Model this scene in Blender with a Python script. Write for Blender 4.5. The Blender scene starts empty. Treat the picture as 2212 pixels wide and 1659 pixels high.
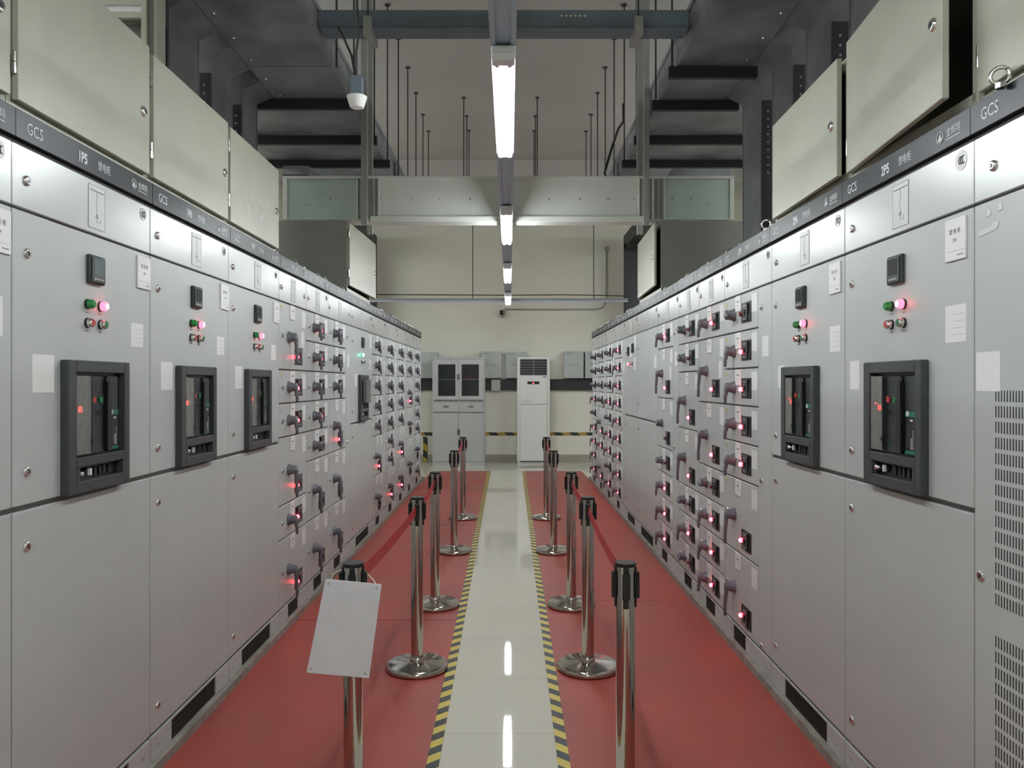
import bpy, bmesh, math, random
from mathutils import Vector, Matrix
R = math.radians
random.seed(7)
scn = bpy.context.scene
col = scn.collection

# ------------------------------------------------------------------ camera, world, exposure
FPX = 1667.0; VX, VY = 1101.0, 827.0; CH = 1.47        # focal length in px, vanishing point, eye height
cd = bpy.data.cameras.new('camera'); cam = bpy.data.objects.new('camera', cd); col.objects.link(cam)
cam.location = (0, 0, CH); cam.rotation_euler = (R(90), 0, 0)
cd.sensor_width = 36; cd.lens = FPX / 2212 * 36
cd.shift_x = (1106 - VX) / 2212; cd.shift_y = (VY - 829.5) / 2212
cd.clip_start = .05; cd.clip_end = 60
scn.camera = cam
w = bpy.data.worlds.new('world'); scn.world = w; w.use_nodes = True
w.node_tree.nodes['Background'].inputs[0].default_value = (.55, .62, .7, 1)
w.node_tree.nodes['Background'].inputs[1].default_value = .02
vs = scn.view_settings
vs.view_transform = 'Standard'; vs.look = 'None'; vs.exposure = 2.2; vs.gamma = 1; vs.use_curve_mapping = False
TUBE = 17.0            # strength of the fluorescent tubes
scn.cycles.use_denoising = True
scn.cycles.max_bounces = 8; scn.cycles.diffuse_bounces = 5; scn.cycles.glossy_bounces = 4
scn.cycles.sample_clamp_indirect = 4

def at(x, y, Y):       # measured point of the photograph at distance Y -> place
    return Vector(((x - VX) * Y / FPX, Y, CH - (y - VY) * Y / FPX))

# ------------------------------------------------------------------ materials
def srgb(r, g, b):
    f = lambda c: (c/255/12.92 if c/255 <= .04045 else ((c/255+.055)/1.055)**2.4)
    return (f(r), f(g), f(b))
def mat(name, c, rough=.5, metal=0., noise=0., nscale=8., bump=0., bscale=60., emit=None, es=0., alpha=1., spec=.5, rnoise=0., coat=0.):
    m = bpy.data.materials.new(name); m.use_nodes = True
    nt = m.node_tree; b = nt.nodes['Principled BSDF']
    b.inputs['Base Color'].default_value = (*c, 1); b.inputs['Roughness'].default_value = rough
    b.inputs['Metallic'].default_value = metal; b.inputs['Alpha'].default_value = alpha
    b.inputs['Specular IOR Level'].default_value = spec
    b.inputs['Coat Weight'].default_value = coat
    tc = nt.nodes.new('ShaderNodeTexCoord')
    if noise or rnoise:
        n = nt.nodes.new('ShaderNodeTexNoise'); n.inputs['Scale'].default_value = nscale; n.inputs['Detail'].default_value = 5
        nt.links.new(tc.outputs['Object'], n.inputs['Vector'])
        if noise:
            r = nt.nodes.new('ShaderNodeMapRange'); r.inputs['From Min'].default_value = .3; r.inputs['From Max'].default_value = .7
            r.inputs['To Min'].default_value = 1 - noise; r.inputs['To Max'].default_value = 1 + noise
            nt.links.new(n.outputs['Fac'], r.inputs['Value'])
            mx = nt.nodes.new('ShaderNodeVectorMath'); mx.operation = 'SCALE'; mx.inputs[0].default_value = c
            nt.links.new(r.outputs['Result'], mx.inputs['Scale']); nt.links.new(mx.outputs['Vector'], b.inputs['Base Color'])
        if rnoise:
            r2 = nt.nodes.new('ShaderNodeMapRange'); r2.inputs['From Min'].default_value = .3; r2.inputs['From Max'].default_value = .7
            r2.inputs['To Min'].default_value = max(.02, rough - rnoise); r2.inputs['To Max'].default_value = rough + rnoise
            nt.links.new(n.outputs['Fac'], r2.inputs['Value']); nt.links.new(r2.outputs['Result'], b.inputs['Roughness'])
    if bump:
        n2 = nt.nodes.new('ShaderNodeTexNoise'); n2.inputs['Scale'].default_value = bscale; n2.inputs['Detail'].default_value = 4
        nt.links.new(tc.outputs['Object'], n2.inputs['Vector'])
        bp = nt.nodes.new('ShaderNodeBump'); bp.inputs['Strength'].default_value = bump; bp.inputs['Distance'].default_value = .003
        nt.links.new(n2.outputs['Fac'], bp.inputs['Height']); nt.links.new(bp.outputs['Normal'], b.inputs['Normal'])
    if emit:
        b.inputs['Emission Color'].default_value = (*emit, 1); b.inputs['Emission Strength'].default_value = es
    return m
M = {}
M['grey'] = mat('cabinet_paint', (.455, .478, .472), .36, 0, .03, 3, .10, 500, spec=.45)
M['frame'] = mat('gap_shaded_frame_paint', (.17, .175, .165), .5)  # bodies coloured darker than their doors, to put shade in the gaps
M['head'] = mat('header_metallic_paint', (.42, .43, .425), .30, .4, .02, 4)
M['strip'] = mat('name_strip', (.004, .006, .010), .36, 0, spec=.26)
M['beige'] = mat('beige_box_paint', (.40, .405, .335), .42, 0, .05, 4, .08, 300)
M['scuff'] = mat('scuffed_paint', (.50, .505, .47), .6)
M['boxin'] = mat('box_interior', (.02, .02, .02), .7)
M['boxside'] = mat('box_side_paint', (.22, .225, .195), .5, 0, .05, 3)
M['white'] = mat('label_white', (.74, .74, .74), .45)
M['ink'] = mat('ink', (.03, .03, .035), .5)
M['inkg'] = mat('ink_grey', (.22, .22, .22), .5)
M['letter'] = mat('lettering', (.62, .64, .66), .5)
M['acb'] = mat('breaker_bezel', (.045, .05, .055), .42, 0, .05, 30)
M['acbd'] = mat('breaker_dark', (.018, .02, .023), .4)
M['acbm'] = mat('breaker_front', (.032, .036, .041), .38)
M['black'] = mat('black_plastic', (.006, .006, .007), .35)
M['green'] = mat('green_label', (.01, .16, .11), .4)
M['bred'] = mat('red_button', (.45, .05, .04), .35)
M['bgreen'] = mat('green_button', (.02, .16, .06), .35)
M['chrome'] = mat('chrome', (.75, .75, .74), .16, 1)
M['steel'] = mat('polished_steel', (.52, .49, .45), .09, 1, rnoise=.03, nscale=5)
M['lampg'] = mat('green_lens', (.01, .22, .04), .25, coat=.5)
M['lampgon'] = mat('green_lens_lit', (.02, .3, .2), .3, emit=(.1, 1, .55), es=2.2)
M['lampr'] = mat('red_lens_lit', (.6, .03, .05), .3, emit=(1, .06, .10), es=1.6)
M['lampc'] = mat('red_lens_core', (.8, .3, .3), .3, emit=(1, .45, .42), es=2.6)
M['led'] = mat('red_led', (.6, .02, .03), .3, emit=(1, .035, .06), es=5)
M['leddim'] = mat('red_led_unlit', (.16, .01, .015), .3)
M['digit'] = mat('red_digits', (.3, 0, 0), .4, emit=(1, .04, .03), es=2.5)
M['handle'] = mat('handle_grey', (.115, .118, .138), .42, 0, .05, 40)
M['clear'] = mat('clear_dusty_cover', (.30, .31, .29), .25, 0, .25, 40, alpha=.5)
M['lcd'] = mat('meter_screen', (.12, .15, .16), .12)
M['lcdd'] = mat('meter_screen_dark', (.03, .035, .037), .12)
M['meter'] = mat('meter_case', (.025, .032, .033), .4)
M['yellow'] = mat('yellow_sticker', (.55, .47, .2), .5)
M['grille'] = mat('mesh_grille', (.035, .033, .03), .6)
M['slot'] = mat('slot_dark', (.012, .012, .012), .8)
M['channel'] = mat('base_channel_paint', (.26, .24, .21), .6, 0, .3, 14, .3, 60)
M['tray'] = mat('galvanised_duct', (.235, .245, .265), .5, .35, .42, 2.6, .05, 90, rnoise=.1)
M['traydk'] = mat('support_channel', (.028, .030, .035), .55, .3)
M['riser'] = mat('riser_duct', (.155, .158, .16), .55, .2, .3, 3)
M['trunk'] = mat('lighting_trunking', (.36, .46, .56), .4, .15, .08, 4)
M['fixture'] = mat('fixture_white', (.7, .71, .72), .4)
M['beam'] = mat('blue_grey_beam', (.14, .18, .22), .5, .1, .2, 3)
M['strutgrey'] = mat('strut_grey', (.20, .20, .19), .5, .2)
M['post'] = mat('galvanised_post', (.36, .38, .36), .42, .4, .1, 6)
M['bridge'] = mat('bridge_paint', (.62, .65, .60), .42, 0, .04, 3)
M['bridgeg'] = mat('bridge_panel_green', (.46, .56, .50), .38, 0, .06, 3)
M['rod'] = mat('threaded_rod', (.06, .06, .065), .5, .5)
M['tube'] = mat('fluorescent_tube', (1, 1, 1), .4, emit=(.93, .985, 1.0), es=TUBE)
M['fill_tube'] = mat('added_fill_tube', (1, 1, 1), .4, emit=(.93, .985, 1.0), es=TUBE*1.5)  # stronger tubes for the added fill lamps behind the rows
M['tubeend'] = mat('tube_end', (.4, .42, .45), .4, .5)
M['file'] = mat('filing_cabinet_paint', (.43, .435, .43), .42, 0, .02, 4)
M['filein'] = mat('filing_interior', (.05, .05, .05), .6)
M['glass'] = mat('cabinet_glass', (.05, .055, .06), .05, alpha=.42)
M['ac'] = mat('air_conditioner_white', (.72, .72, .71), .3)
M['wbox'] = mat('wall_box_paint', (.42, .45, .43), .42)
M['band'] = mat('black_trunking', (.022, .022, .026), .5)
M['belt'] = mat('red_belt', (.42, .018, .022), .55, 0, .05, 60, .2, 300)
M['board'] = mat('sign_board', (.80, .86, .92), .35, 0, .035, 14)
M['string'] = mat('string', (.6, .55, .42), .7)
M['cable'] = mat('black_cable', (.012, .012, .012), .6)
M['pvc'] = mat('grey_conduit', (.36, .35, .31), .45)
M['detector'] = mat('detector_plastic', (.62, .64, .60), .5)
M['red'] = mat('red_folder', (.4, .02, .04), .5)
M['darkthing'] = mat('dark_plastic', (.02, .022, .03), .35)
M['paper'] = mat('torn_paper', (.6, .6, .6), .6)

def wallmat():
    m = mat('plaster', (.74, .725, .64), .75, 0, .035, 1.3, .05, 40); return m
M['wall'] = wallmat()
M['ceil'] = mat('ceiling_paint', (.43, .41, .395), .85, 0, .05, .8)
M['base'] = mat('skirting_tile', (.36, .33, .285), .25, 0, .05, 3)

def tilemat():
    m = bpy.data.materials.new('polished_floor_tile'); m.use_nodes = True
    nt = m.node_tree; b = nt.nodes['Principled BSDF']; L = nt.links.new
    tc = nt.nodes.new('ShaderNodeTexCoord'); mp = nt.nodes.new('ShaderNodeMapping')
    mp.inputs['Location'].default_value = (.36, -.237, 0)
    L(tc.outputs['Object'], mp.inputs['Vector'])
    br = nt.nodes.new('ShaderNodeTexBrick'); br.offset = 0; br.inputs['Scale'].default_value = 1
    br.inputs['Brick Width'].default_value = .8; br.inputs['Row Height'].default_value = .6
    br.inputs['Mortar Size'].default_value = .0022; br.inputs['Mortar Smooth'].default_value = .1
    br.inputs['Color1'].default_value = (.70, .675, .59, 1); br.inputs['Color2'].default_value = (.68, .655, .57, 1)
    br.inputs['Mortar'].default_value = (.48, .45, .38, 1)
    L(mp.outputs['Vector'], br.inputs['Vector']); L(br.outputs['Color'], b.inputs['Base Color'])
    n = nt.nodes.new('ShaderNodeTexNoise'); n.inputs['Scale'].default_value = 3; L(tc.outputs['Object'], n.inputs['Vector'])
    r = nt.nodes.new('ShaderNodeMapRange'); r.inputs['To Min'].default_value = .015; r.inputs['To Max'].default_value = .045
    L(n.outputs['Fac'], r.inputs['Value']); L(r.outputs['Result'], b.inputs['Roughness'])
    b.inputs['Specular IOR Level'].default_value = .5
    return m
M['tile'] = tilemat()
def redmat():
    m = mat('red_rubber', (.325, .060, .045), .42, 0, .16, 1.6, .15, 220, spec=.4, rnoise=.06); return m
M['mat'] = redmat()
def stripes(name, period, slope, axis=1, a=(.60, .47, .07), k=(.012, .012, .014)):
    m = bpy.data.materials.new(name); m.use_nodes = True
    nt = m.node_tree; b = nt.nodes['Principled BSDF']; L = nt.links.new
    tc = nt.nodes.new('ShaderNodeTexCoord'); s = nt.nodes.new('ShaderNodeSeparateXYZ'); L(tc.outputs['Object'], s.inputs[0])
    o = 'XYZ'
    main, cross = o[axis], {'X': 'Z', 'Y': 'X', 'Z': 'X'}[o[axis]]
    a1 = nt.nodes.new('ShaderNodeMath'); a1.operation = 'MULTIPLY_ADD'; L(s.outputs[cross], a1.inputs[0]); a1.inputs[1].default_value = slope
    L(s.outputs[main], a1.inputs[2])
    d = nt.nodes.new('ShaderNodeMath'); d.operation = 'DIVIDE'; L(a1.outputs[0], d.inputs[0]); d.inputs[1].default_value = period
    f = nt.nodes.new('ShaderNodeMath'); f.operation = 'FRACT'; L(d.outputs[0], f.inputs[0])
    g = nt.nodes.new('ShaderNodeMath'); g.operation = 'GREATER_THAN'; L(f.outputs[0], g.inputs[0]); g.inputs[1].default_value = .5
    mx = nt.nodes.new('ShaderNodeMix'); mx.data_type = 'RGBA'; L(g.outputs[0], mx.inputs[0])
    mx.inputs[6].default_value = (*a, 1); mx.inputs[7].default_value = (*k, 1)
    L(mx.outputs[2], b.inputs['Base Color']); b.inputs['Roughness'].default_value = .4
    return m
M['tapeL'] = stripes('hazard_tape_left', .125, -.9)
M['tapeR'] = stripes('hazard_tape_right', .125, .9)
M['tapeW'] = stripes('hazard_tape_wall', .30, 1.0, 0, a=(.42, .27, .05), k=(.03, .035, .03))
M['tapeV'] = stripes('hazard_tape_vertical', .26, .8, 2, a=(.45, .33, .03), k=(.02, .025, .02))

# ------------------------------------------------------------------ mesh builder
class MB:
    def __init__(s): s.v = []; s.f = []; s.m = []; s.sm = []; s.mats = []
    def mi(s, m):
        if m not in s.mats: s.mats.append(m)
        return s.mats.index(m)
    def add(s, vs, fs, m, smooth=False):
        b = len(s.v); s.v += [tuple(v) for v in vs]; k = s.mi(m)
        for f in fs: s.f.append(tuple(b + i for i in f)); s.m.append(k); s.sm.append(smooth)
        return s
    def box(s, x0, x1, y0, y1, z0, z1, m):
        if x0 > x1: x0, x1 = x1, x0
        if y0 > y1: y0, y1 = y1, y0
        if z0 > z1: z0, z1 = z1, z0
        return s.add([(x0,y0,z0),(x1,y0,z0),(x1,y1,z0),(x0,y1,z0),(x0,y0,z1),(x1,y0,z1),(x1,y1,z1),(x0,y1,z1)],
              [(0,3,2,1),(4,5,6,7),(0,1,5,4),(1,2,6,5),(2,3,7,6),(3,0,4,7)], m)
    def bbox(s, x0, x1, y0, y1, z0, z1, m, b=.003):      # box with chamfered edges
        bm = bmesh.new(); bmesh.ops.create_cube(bm, size=1)
        for v in bm.verts: v.co = Vector(((x0+x1)/2 + v.co.x*abs(x1-x0), (y0+y1)/2 + v.co.y*abs(y1-y0), (z0+z1)/2 + v.co.z*abs(z1-z0)))
        bmesh.ops.bevel(bm, geom=bm.edges[:], offset=b, segments=1, affect='EDGES')
        bm.verts.index_update()
        s.add([v.co[:] for v in bm.verts], [[v.index for v in f.verts] for f in bm.faces], m); bm.free(); return s
    def rev(s, prof, o, ax, m, n=20, cap=True):           # revolve profile [(r, d)] about the axis through o
        o = Vector(o); ax = Vector(ax).normalized(); u = ax.orthogonal().normalized(); w = ax.cross(u)
        vs, fs = [], []
        for r, d in prof:
            for i in range(n):
                a = 2*math.pi*i/n; vs.append(o + ax*d + (u*math.cos(a) + w*math.sin(a))*r)
        for k in range(len(prof)-1):
            for i in range(n):
                j = (i+1) % n; fs.append((k*n+i, k*n+j, (k+1)*n+j, (k+1)*n+i))
        s.add(vs, fs, m, True)
        if cap:
            s.add(vs[:n], [tuple(range(n-1, -1, -1))], m); s.add(vs[-n:], [tuple(range(n))], m)
        return s
    def cyl(s, p0, p1, r, m, n=14, r2=None):
        p0 = Vector(p0); p1 = Vector(p1); d = p1 - p0
        return s.rev([(r, 0), (r2 if r2 is not None else r, d.length)], p0, d, m, n)
    def tube(s, pts, r, m, n=8):
        pts = [Vector(p) for p in pts]; vs, fs = [], []
        up = None
        for i, p in enumerate(pts):
            t = (pts[min(i+1, len(pts)-1)] - pts[max(i-1, 0)]).normalized()
            if up is None: up = t.orthogonal().normalized()
            up = (up - t*up.dot(t)).normalized(); w = t.cross(up)
            for k in range(n):
                a = 2*math.pi*k/n; vs.append(p + (up*math.cos(a) + w*math.sin(a))*r)
        for i in range(len(pts)-1):
            for k in range(n):
                j = (k+1) % n; fs.append((i*n+k, i*n+j, (i+1)*n+j, (i+1)*n+k))
        fs.append(tuple(range(n-1, -1, -1))); fs.append(tuple((len(pts)-1)*n + k for k in range(n)))
        return s.add(vs, fs, m, True)
    def torus(s, c, ax, Rr, r, m, n=18, k=8, a0=0, a1=360):
        c = Vector(c); ax = Vector(ax).normalized(); u = ax.orthogonal().normalized(); w = ax.cross(u)
        cnt = n if a1-a0 < 360 else n
        pts = [c + (u*math.cos(R(a0+(a1-a0)*i/cnt)) + w*math.sin(R(a0+(a1-a0)*i/cnt)))*Rr for i in range(cnt+1)]
        return s.tube(pts, r, m, k)
    def prism(s, poly, y0, y1, m, plane='xz'):            # polygon in a plane, extruded along the third axis
        n = len(poly)
        P = {'xz': lambda a, b, d: (a, d, b), 'xy': lambda a, b, d: (a, b, d), 'yz': lambda a, b, d: (d, a, b)}[plane]
        vs = [P(a, b, y0) for a, b in poly] + [P(a, b, y1) for a, b in poly]
        fs = [tuple(range(n)), tuple(range(2*n-1, n-1, -1))] + [(i, i+n, (i+1) % n + n, (i+1) % n) for i in range(n)]
        return s.add(vs, fs, m)
    def text(s, t, size, x, y, z, m, align='CENTER', sx=1., off=.0, thick=.0012):
        vs, fs = text_data(t, size, off)
        if not vs: return s
        xs = [v[0] for v in vs]; w = max(xs)-min(xs)
        dx = {'CENTER': -(max(xs)+min(xs))/2, 'LEFT': -min(xs), 'RIGHT': -max(xs)}[align]
        return s.add([(x + (v[0]+dx)*sx, y, z + v[1]) for v in vs], fs, m)
    def mesh(s, name):
        me = bpy.data.meshes.new(name); me.from_pydata(s.v, [], s.f)
        for k in s.mats: me.materials.append(M[k] if isinstance(k, str) else k)
        me.polygons.foreach_set('material_index', s.m); me.polygons.foreach_set('use_smooth', s.sm)
        bm = bmesh.new(); bm.from_mesh(me); bmesh.ops.recalc_face_normals(bm, faces=bm.faces[:]) if not getattr(s, 'keep', False) else None
        bm.to_mesh(me); bm.free(); me.update(); return me
    def build(s, name, parent=None, loc=(0, 0, 0)):
        o = bpy.data.objects.new(name, s.mesh(name)); col.objects.link(o); o.location = loc
        if parent: o.parent = parent
        return o
_tx = {}
def text_data(t, size, off=0.):
    k = (t, size, off)
    if k not in _tx:
        cu = bpy.data.curves.new('lettering', 'FONT'); cu.body = t; cu.size = size; cu.offset = off; cu.resolution_u = 3
        o = bpy.data.objects.new('lettering', cu); col.objects.link(o)
        dg = bpy.context.evaluated_depsgraph_get(); me = o.evaluated_get(dg).to_mesh()
        _tx[k] = ([tuple(v.co) for v in me.vertices], [tuple(p.vertices) for p in me.polygons])
        o.evaluated_get(dg).to_mesh_clear(); bpy.data.objects.remove(o); bpy.data.curves.remove(cu)
    return _tx[k]
_cache = {}
def put(key, fn, name, parent, loc=(0, 0, 0), label=None, rot=None):       # a part whose mesh is shared by its copies
    if key not in _cache:
        b = MB(); fn(b); _cache[key] = b.mesh(name)
    o = bpy.data.objects.new(name, _cache[key]); col.objects.link(o); o.parent = parent; o.location = loc
    if rot: o.rotation_euler = rot
    if label: o['label'] = label
    return o
def tag(o, label, cat, group=None, kind=None):
    if label: o['label'] = label
    if cat: o['category'] = cat
    if group: o['group'] = group
    if kind: o['kind'] = kind
    return o
def empty(name, loc, rz=0., label=None, cat=None, group=None):
    o = bpy.data.objects.new(name, None); col.objects.link(o); o.location = loc; o.rotation_euler = (0, 0, rz); o.empty_display_size = .1
    return tag(o, label, cat, group)
def struct(name, b):
    o = b.build(name); o['kind'] = 'structure'; return o

# ------------------------------------------------------------------ room
XL, XR, YN, YF, ZC = -5.2, 5.2, -4.0, 14.3, 5.2
struct('floor', MB().box(XL, XR, YN, YF, -.1, 0, 'tile'))
struct('ceiling', MB().box(XL, XR, YN, YF, ZC, ZC+.1, 'ceil').box(XL, XR, 12.9, 13.25, ZC-.35, ZC, 'ceil'))
struct('wall_back', MB().box(XL, XR, YF, YF+.1, 0, ZC, 'wall'))
struct('wall_left', MB().box(XL-.1, XL, YN, YF, 0, ZC, 'wall'))
struct('wall_right', MB().box(XR, XR+.1, YN, YF, 0, ZC, 'wall'))
struct('wall_front', MB().box(XL, XR, YN-.1, YN, 0, ZC, 'wall'))
struct('baseboard_back', MB().box(XL, XR, YF-.012, YF, 0, .14, 'base'))

EPS = .003
# red rubber matting beside the walkway, in sections
def mat_piece(side, y0, y1, label):
    b = MB(); t = .005
    if side < 0:
        q = [(-1.3593+EPS*y0+.0285, y0), (tapeLx(y0)-.001, y0), (tapeLx(y1)-.001, y1), (-1.3593+EPS*y1+.0285, y1)]
    else:
        q = [(tapeRx(y0)+.001, y0), (1.2652-EPS*y0-.0285, y0), (1.2652-EPS*y1-.0285, y1), (tapeRx(y1)+.001, y1)]
    b.prism(q, 0.0005, t, 'mat', 'xy')
    tag(b.build('rubber_mat'), label, 'mat', 'red rubber mats on the floor')
def tapeLx(y): return -.320 + (y-2.945)*(-.049/9.885)
def tapeRx(y): return .2325 + (y-2.945)*(.022/9.885)
LM = [(.3, 4.765), (4.775, 7.945), (7.955, 12.83)]
for (a, c), lb in zip(LM, ('red rubber mat nearest the camera, left of the walkway', 'red rubber mat between two seams in the middle of the left side', 'red rubber mat at the far end of the left side')):
    mat_piece(-1, a, c, lb)
for (a, c), lb in zip([(.3, 5.195), (5.2, 8.6), (8.605, 12.83)], ('red rubber mat nearest the camera, right of the walkway', 'red rubber mat in the middle of the right side', 'red rubber mat at the far end of the right side')):
    mat_piece(1, a, c, lb)
b = MB().prism([(tapeLx(.3), .3), (tapeLx(.3)+.047, .3), (tapeLx(12.83)+.052, 12.83), (tapeLx(12.83), 12.83)], .0003, .0062, 'tapeL', 'xy')
tag(b.build('hazard_tape'), 'yellow and black striped floor tape along the left edge of the walkway', 'tape')
b = MB().prism([(tapeRx(.3)-.047, .3), (tapeRx(.3), .3), (tapeRx(12.83), 12.83), (tapeRx(12.83)-.048, 12.83)], .0003, .0062, 'tapeR', 'xy')
tag(b.build('hazard_tape'), 'yellow and black striped floor tape along the right edge of the walkway', 'tape')

# ------------------------------------------------------------------ switchgear
EPS = .003
DF = -.018                       # door front plane (local y)
Z_P0, Z_P1, Z_D0, Z_D1, Z_H0, Z_H1, Z_S0, Z_S1 = .043, .134, .140, 1.952, 1.955, 2.128, 2.140, 2.220
MOD = (Z_D1 - Z_D0) / 9
SEAM = 1.125
def unit_root(side, ya, yb, label):
    if side < 0:
        X = -1.3593 + EPS*ya + DF; o = empty('switchgear_cabinet', (X, ya, 0), R(90) - EPS)
    else:
        X = 1.2652 - EPS*yb - DF; o = empty('switchgear_cabinet', (X, yb, 0), R(-90) + EPS)
    return tag(o, label, 'electrical cabinet', 'switchgear cabinets in the left row' if side < 0 else 'switchgear cabinets in the right row')
def f_lock(b):
    b.rev([(.0145, 0), (.0145, .004), (.011, .007), (.008, .007)], (0, 0, 0), (0, -1, 0), 'chrome', 18)
    b.box(-.004, .004, -.0076, -.007, -.005, .005, 'black'); b.box(-.006, -.001, -.0078, -.007, -.001, .002, 'chrome')
def lock(p, x, z, y=DF): return put('lock', f_lock, 'lock', p, (x, y, z))
def f_dimple(b):
    b.rev([(.010, 0), (.008, .0015), (.003, .0008)], (0, 0, 0), (0, -1, 0), 'grey', 12)
    b.box(-.006, .006, -.0022, -.001, -.0012, .0012, 'frame')
def plinth(root, w):
    def f(b, w=w):
        x0, x1 = (.18, .40) if w < .7 or w == .81 else ((.18, .64) if w < .9 else (.2, .8))
        b.bbox(.003, x0, DF-.002, 0, Z_P0, Z_P1-.003, 'grey', .0015); b.bbox(x1, (.8 if w == .81 else w)-.003, DF-.002, 0, Z_P0, Z_P1-.003, 'grey', .0015)
        b.box(x0, x1, DF-.002, 0, Z_P1-.008, Z_P1-.003, 'grey')
    p = put(('plinth', w), f, 'plinth', root)
    def g(b, w=w):
        x0, x1 = (.18, .40) if w < .7 or w == .81 else ((.18, .64) if w < .9 else (.2, .8))
        b.box(x0, x1, DF+.006, 0, Z_P0, Z_P1-.008, 'slot')
        n = int((x1-x0)/.012)
        for i in range(n): b.box(x0+.004+i*.012, x0+.007+i*.012, DF+.001, DF+.006, Z_P0, Z_P1-.008, 'grille')
        for k in range(4): b.box(x0, x1, DF+.002, DF+.006, Z_P0+.012+k*.02, Z_P0+.014+k*.02, 'grille')
    put(('pgrille', w), g, 'vent_grille', p)
    ww = .8 if w == .81 else w
    for x in (.06, ww-.06): put('dimple', f_dimple, 'screw', p, (x, DF-.002, (Z_P0+Z_P1)/2))
def strip_parts(root, w, num, mark='full'):
    b = MB(); b.bbox(.001, w-.001, DF-.010, .02, Z_S0, Z_S1, 'strip', .002); b.box(.0, w, DF+.004, .01, Z_H1, Z_S0, 'boxin')
    s = b.build('name_strip', root)
    z = (Z_S0+Z_S1)/2; y = DF-.0108; q = w/.8
    if w > .7: put(('gcs', w), lambda b: b.text('GCS', .046, .085*q, y, z-.016, 'letter', sx=.85), 'lettering', s)
    else: put(('gcs', w), lambda b: b.text('GCS', .040, .07, y, z-.015, 'letter', sx=.75), 'lettering', s)
    MB().text(num, .045, .33*q, y, z-.017, 'letter', sx=.78, off=.0016).build('cabinet_number', s)
    put(('cn', w), lambda b: b.text('\u9988\u7535\u67dc', .033, .455*q, y, z-.013, 'letter', sx=.80), 'cabinet_title', s)
    lx = .655*q
    def f(b):
        b.torus((lx, y, z), (0, 1, 0), .017, .0016, 'letter', 20, 4)
        b.prism([(lx-.011, z-.008), (lx-.004, z+.004), (lx, z+.014), (lx+.004, z+.004), (lx+.011, z-.008), (lx, z-.013)], y, y-.0005, 'letter')
    put(('emb', w), f, 'emblem', s)
    put(('mk', w), lambda b: (b.text('\u91d1\u8f89\u7fd4', .027, lx+.066*q, y, z-.006, 'letter', sx=.85*min(1, q)), b.box(lx+.03, lx+.03+.07*q, y-.0004, y, z-.017, z-.0145, 'letter')), 'maker_name', s)
def diagram(h, x, w=.1):
    def f(b):
        y = DF-.0012; z0, z1 = 1.972, 2.112; x0, x1 = -.05, .05; t = .0013
        b.box(x0, x1, y, DF, z0, z1, 'diag')
        for a, c in ((x0, x0+t), (x1-t, x1)): b.box(a, c, y-.0004, y, z0, z1, 'inkg')
        for a, c in ((z0, z0+t), (z1-t, z1)): b.box(x0, x1, y-.0004, y, a, c, 'inkg')
        b.box(x0+.008, x1-.006, y-.0006, y, 2.094, 2.0965, 'ink')
        b.box(-.001, .001, y-.0006, y, 2.062, 2.094, 'inkg')
        b.tube([(0, y, 2.062), (-.006, y, 2.052), (0, y, 2.030)], .0008, 'inkg', 4)
        b.box(-.001, .001, y-.0006, y, 1.995, 2.030, 'inkg'); b.box(-.009, .009, y-.0006, y, 2.010, 2.0125, 'ink'); b.box(-.007, .007, y-.0006, y, 2.016, 2.018, 'ink')
        b.box(0, .022, y-.0006, y, 1.994, 1.9955, 'inkg'); b.box(.0205, .022, y-.0006, y, 1.994, 2.008, 'inkg')
    put('diagram', f, 'circuit_diagram', h, (x, 0, 0))
M['diag'] = mat('diagram_plate', (.50, .51, .51), .4, .2)
def ccc(h, x, z, solid=False):
    def f(b):
        if solid: b.rev([(.028, 0), (.028, .0012)], (0, 0, 0), (0, -1, 0), 'white', 24)
        else: b.torus((0, -.0008, 0), (0, 1, 0), .021, .0008, 'inkg', 24, 4)
        for k in range(3):
            b.torus((-.004+k*.009, -.0016, 0), (0, 1, 0), .009, .0014 if solid else .0009, 'ink', 10, 4, 60, 240) if False else \
            b.tube([(-.002+k*.008 + .007*math.cos(R(a)) , -.0018, .0105*math.sin(R(a))) for a in range(60, 301, 30)], .0014 if solid else .0010, 'ink', 4)
    put(('ccc', solid), f, 'certification_mark', h, (x, DF, z))
def header(root, w, lock_x=.06, mark=None, dia=None, mark_solid=False, lock2=None):
    h = put(('header', w), lambda b: b.bbox(.002, w-.002, DF, 0, Z_H0, Z_H1, 'head', .0025), 'header_panel', root)
    lock(h, lock_x, 2.035)
    if lock2: lock(h, lock2, 2.035)
    if dia: diagram(h, dia)
    if mark: ccc(h, mark, 2.09, mark_solid)
def body(root, w, d=.8):
    put(('body', w), lambda b: b.box(.001, w-.001, 0, d, Z_P0, Z_S1-.01, 'frame'), 'body', root)
def panel(root, name, x0, x1, z0, z1, label=None):
    k = ('panel', round(x0, 3), round(x1, 3), round(z0, 3), round(z1, 3))
    return put(k, lambda b: b.bbox(x0+.003, x1-.003, DF, 0, z0+.004, z1-.004, 'grey', .0025), name, root, label=label)
def sticker(p, x0, x1, z0, z1, kind='blank', y=DF):
    def f(b):
        w, h = x1-x0, z1-z0; b.box(0, w, -.0008, 0, 0, h, 'white')
        if kind == 'form':
            for k in range(4): b.box(w*.35, w*.93, -.0011, -.0008, h*(.2+.18*k), h*(.2+.18*k)+.0008, 'inkg')
        if kind == 'plate':
            b.box(0, w, -.006, -.0008, 0, h, 'white')
            b.box(w*.08, w*.95, -.0064, -.006, h*.20, h*.21, 'inkg')
    return put(('stk', round(x1-x0, 3), round(z1-z0, 3), kind), f, 'paper_label' if kind != 'plate' else 'name_plate', p, (x0, y, z0))
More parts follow.
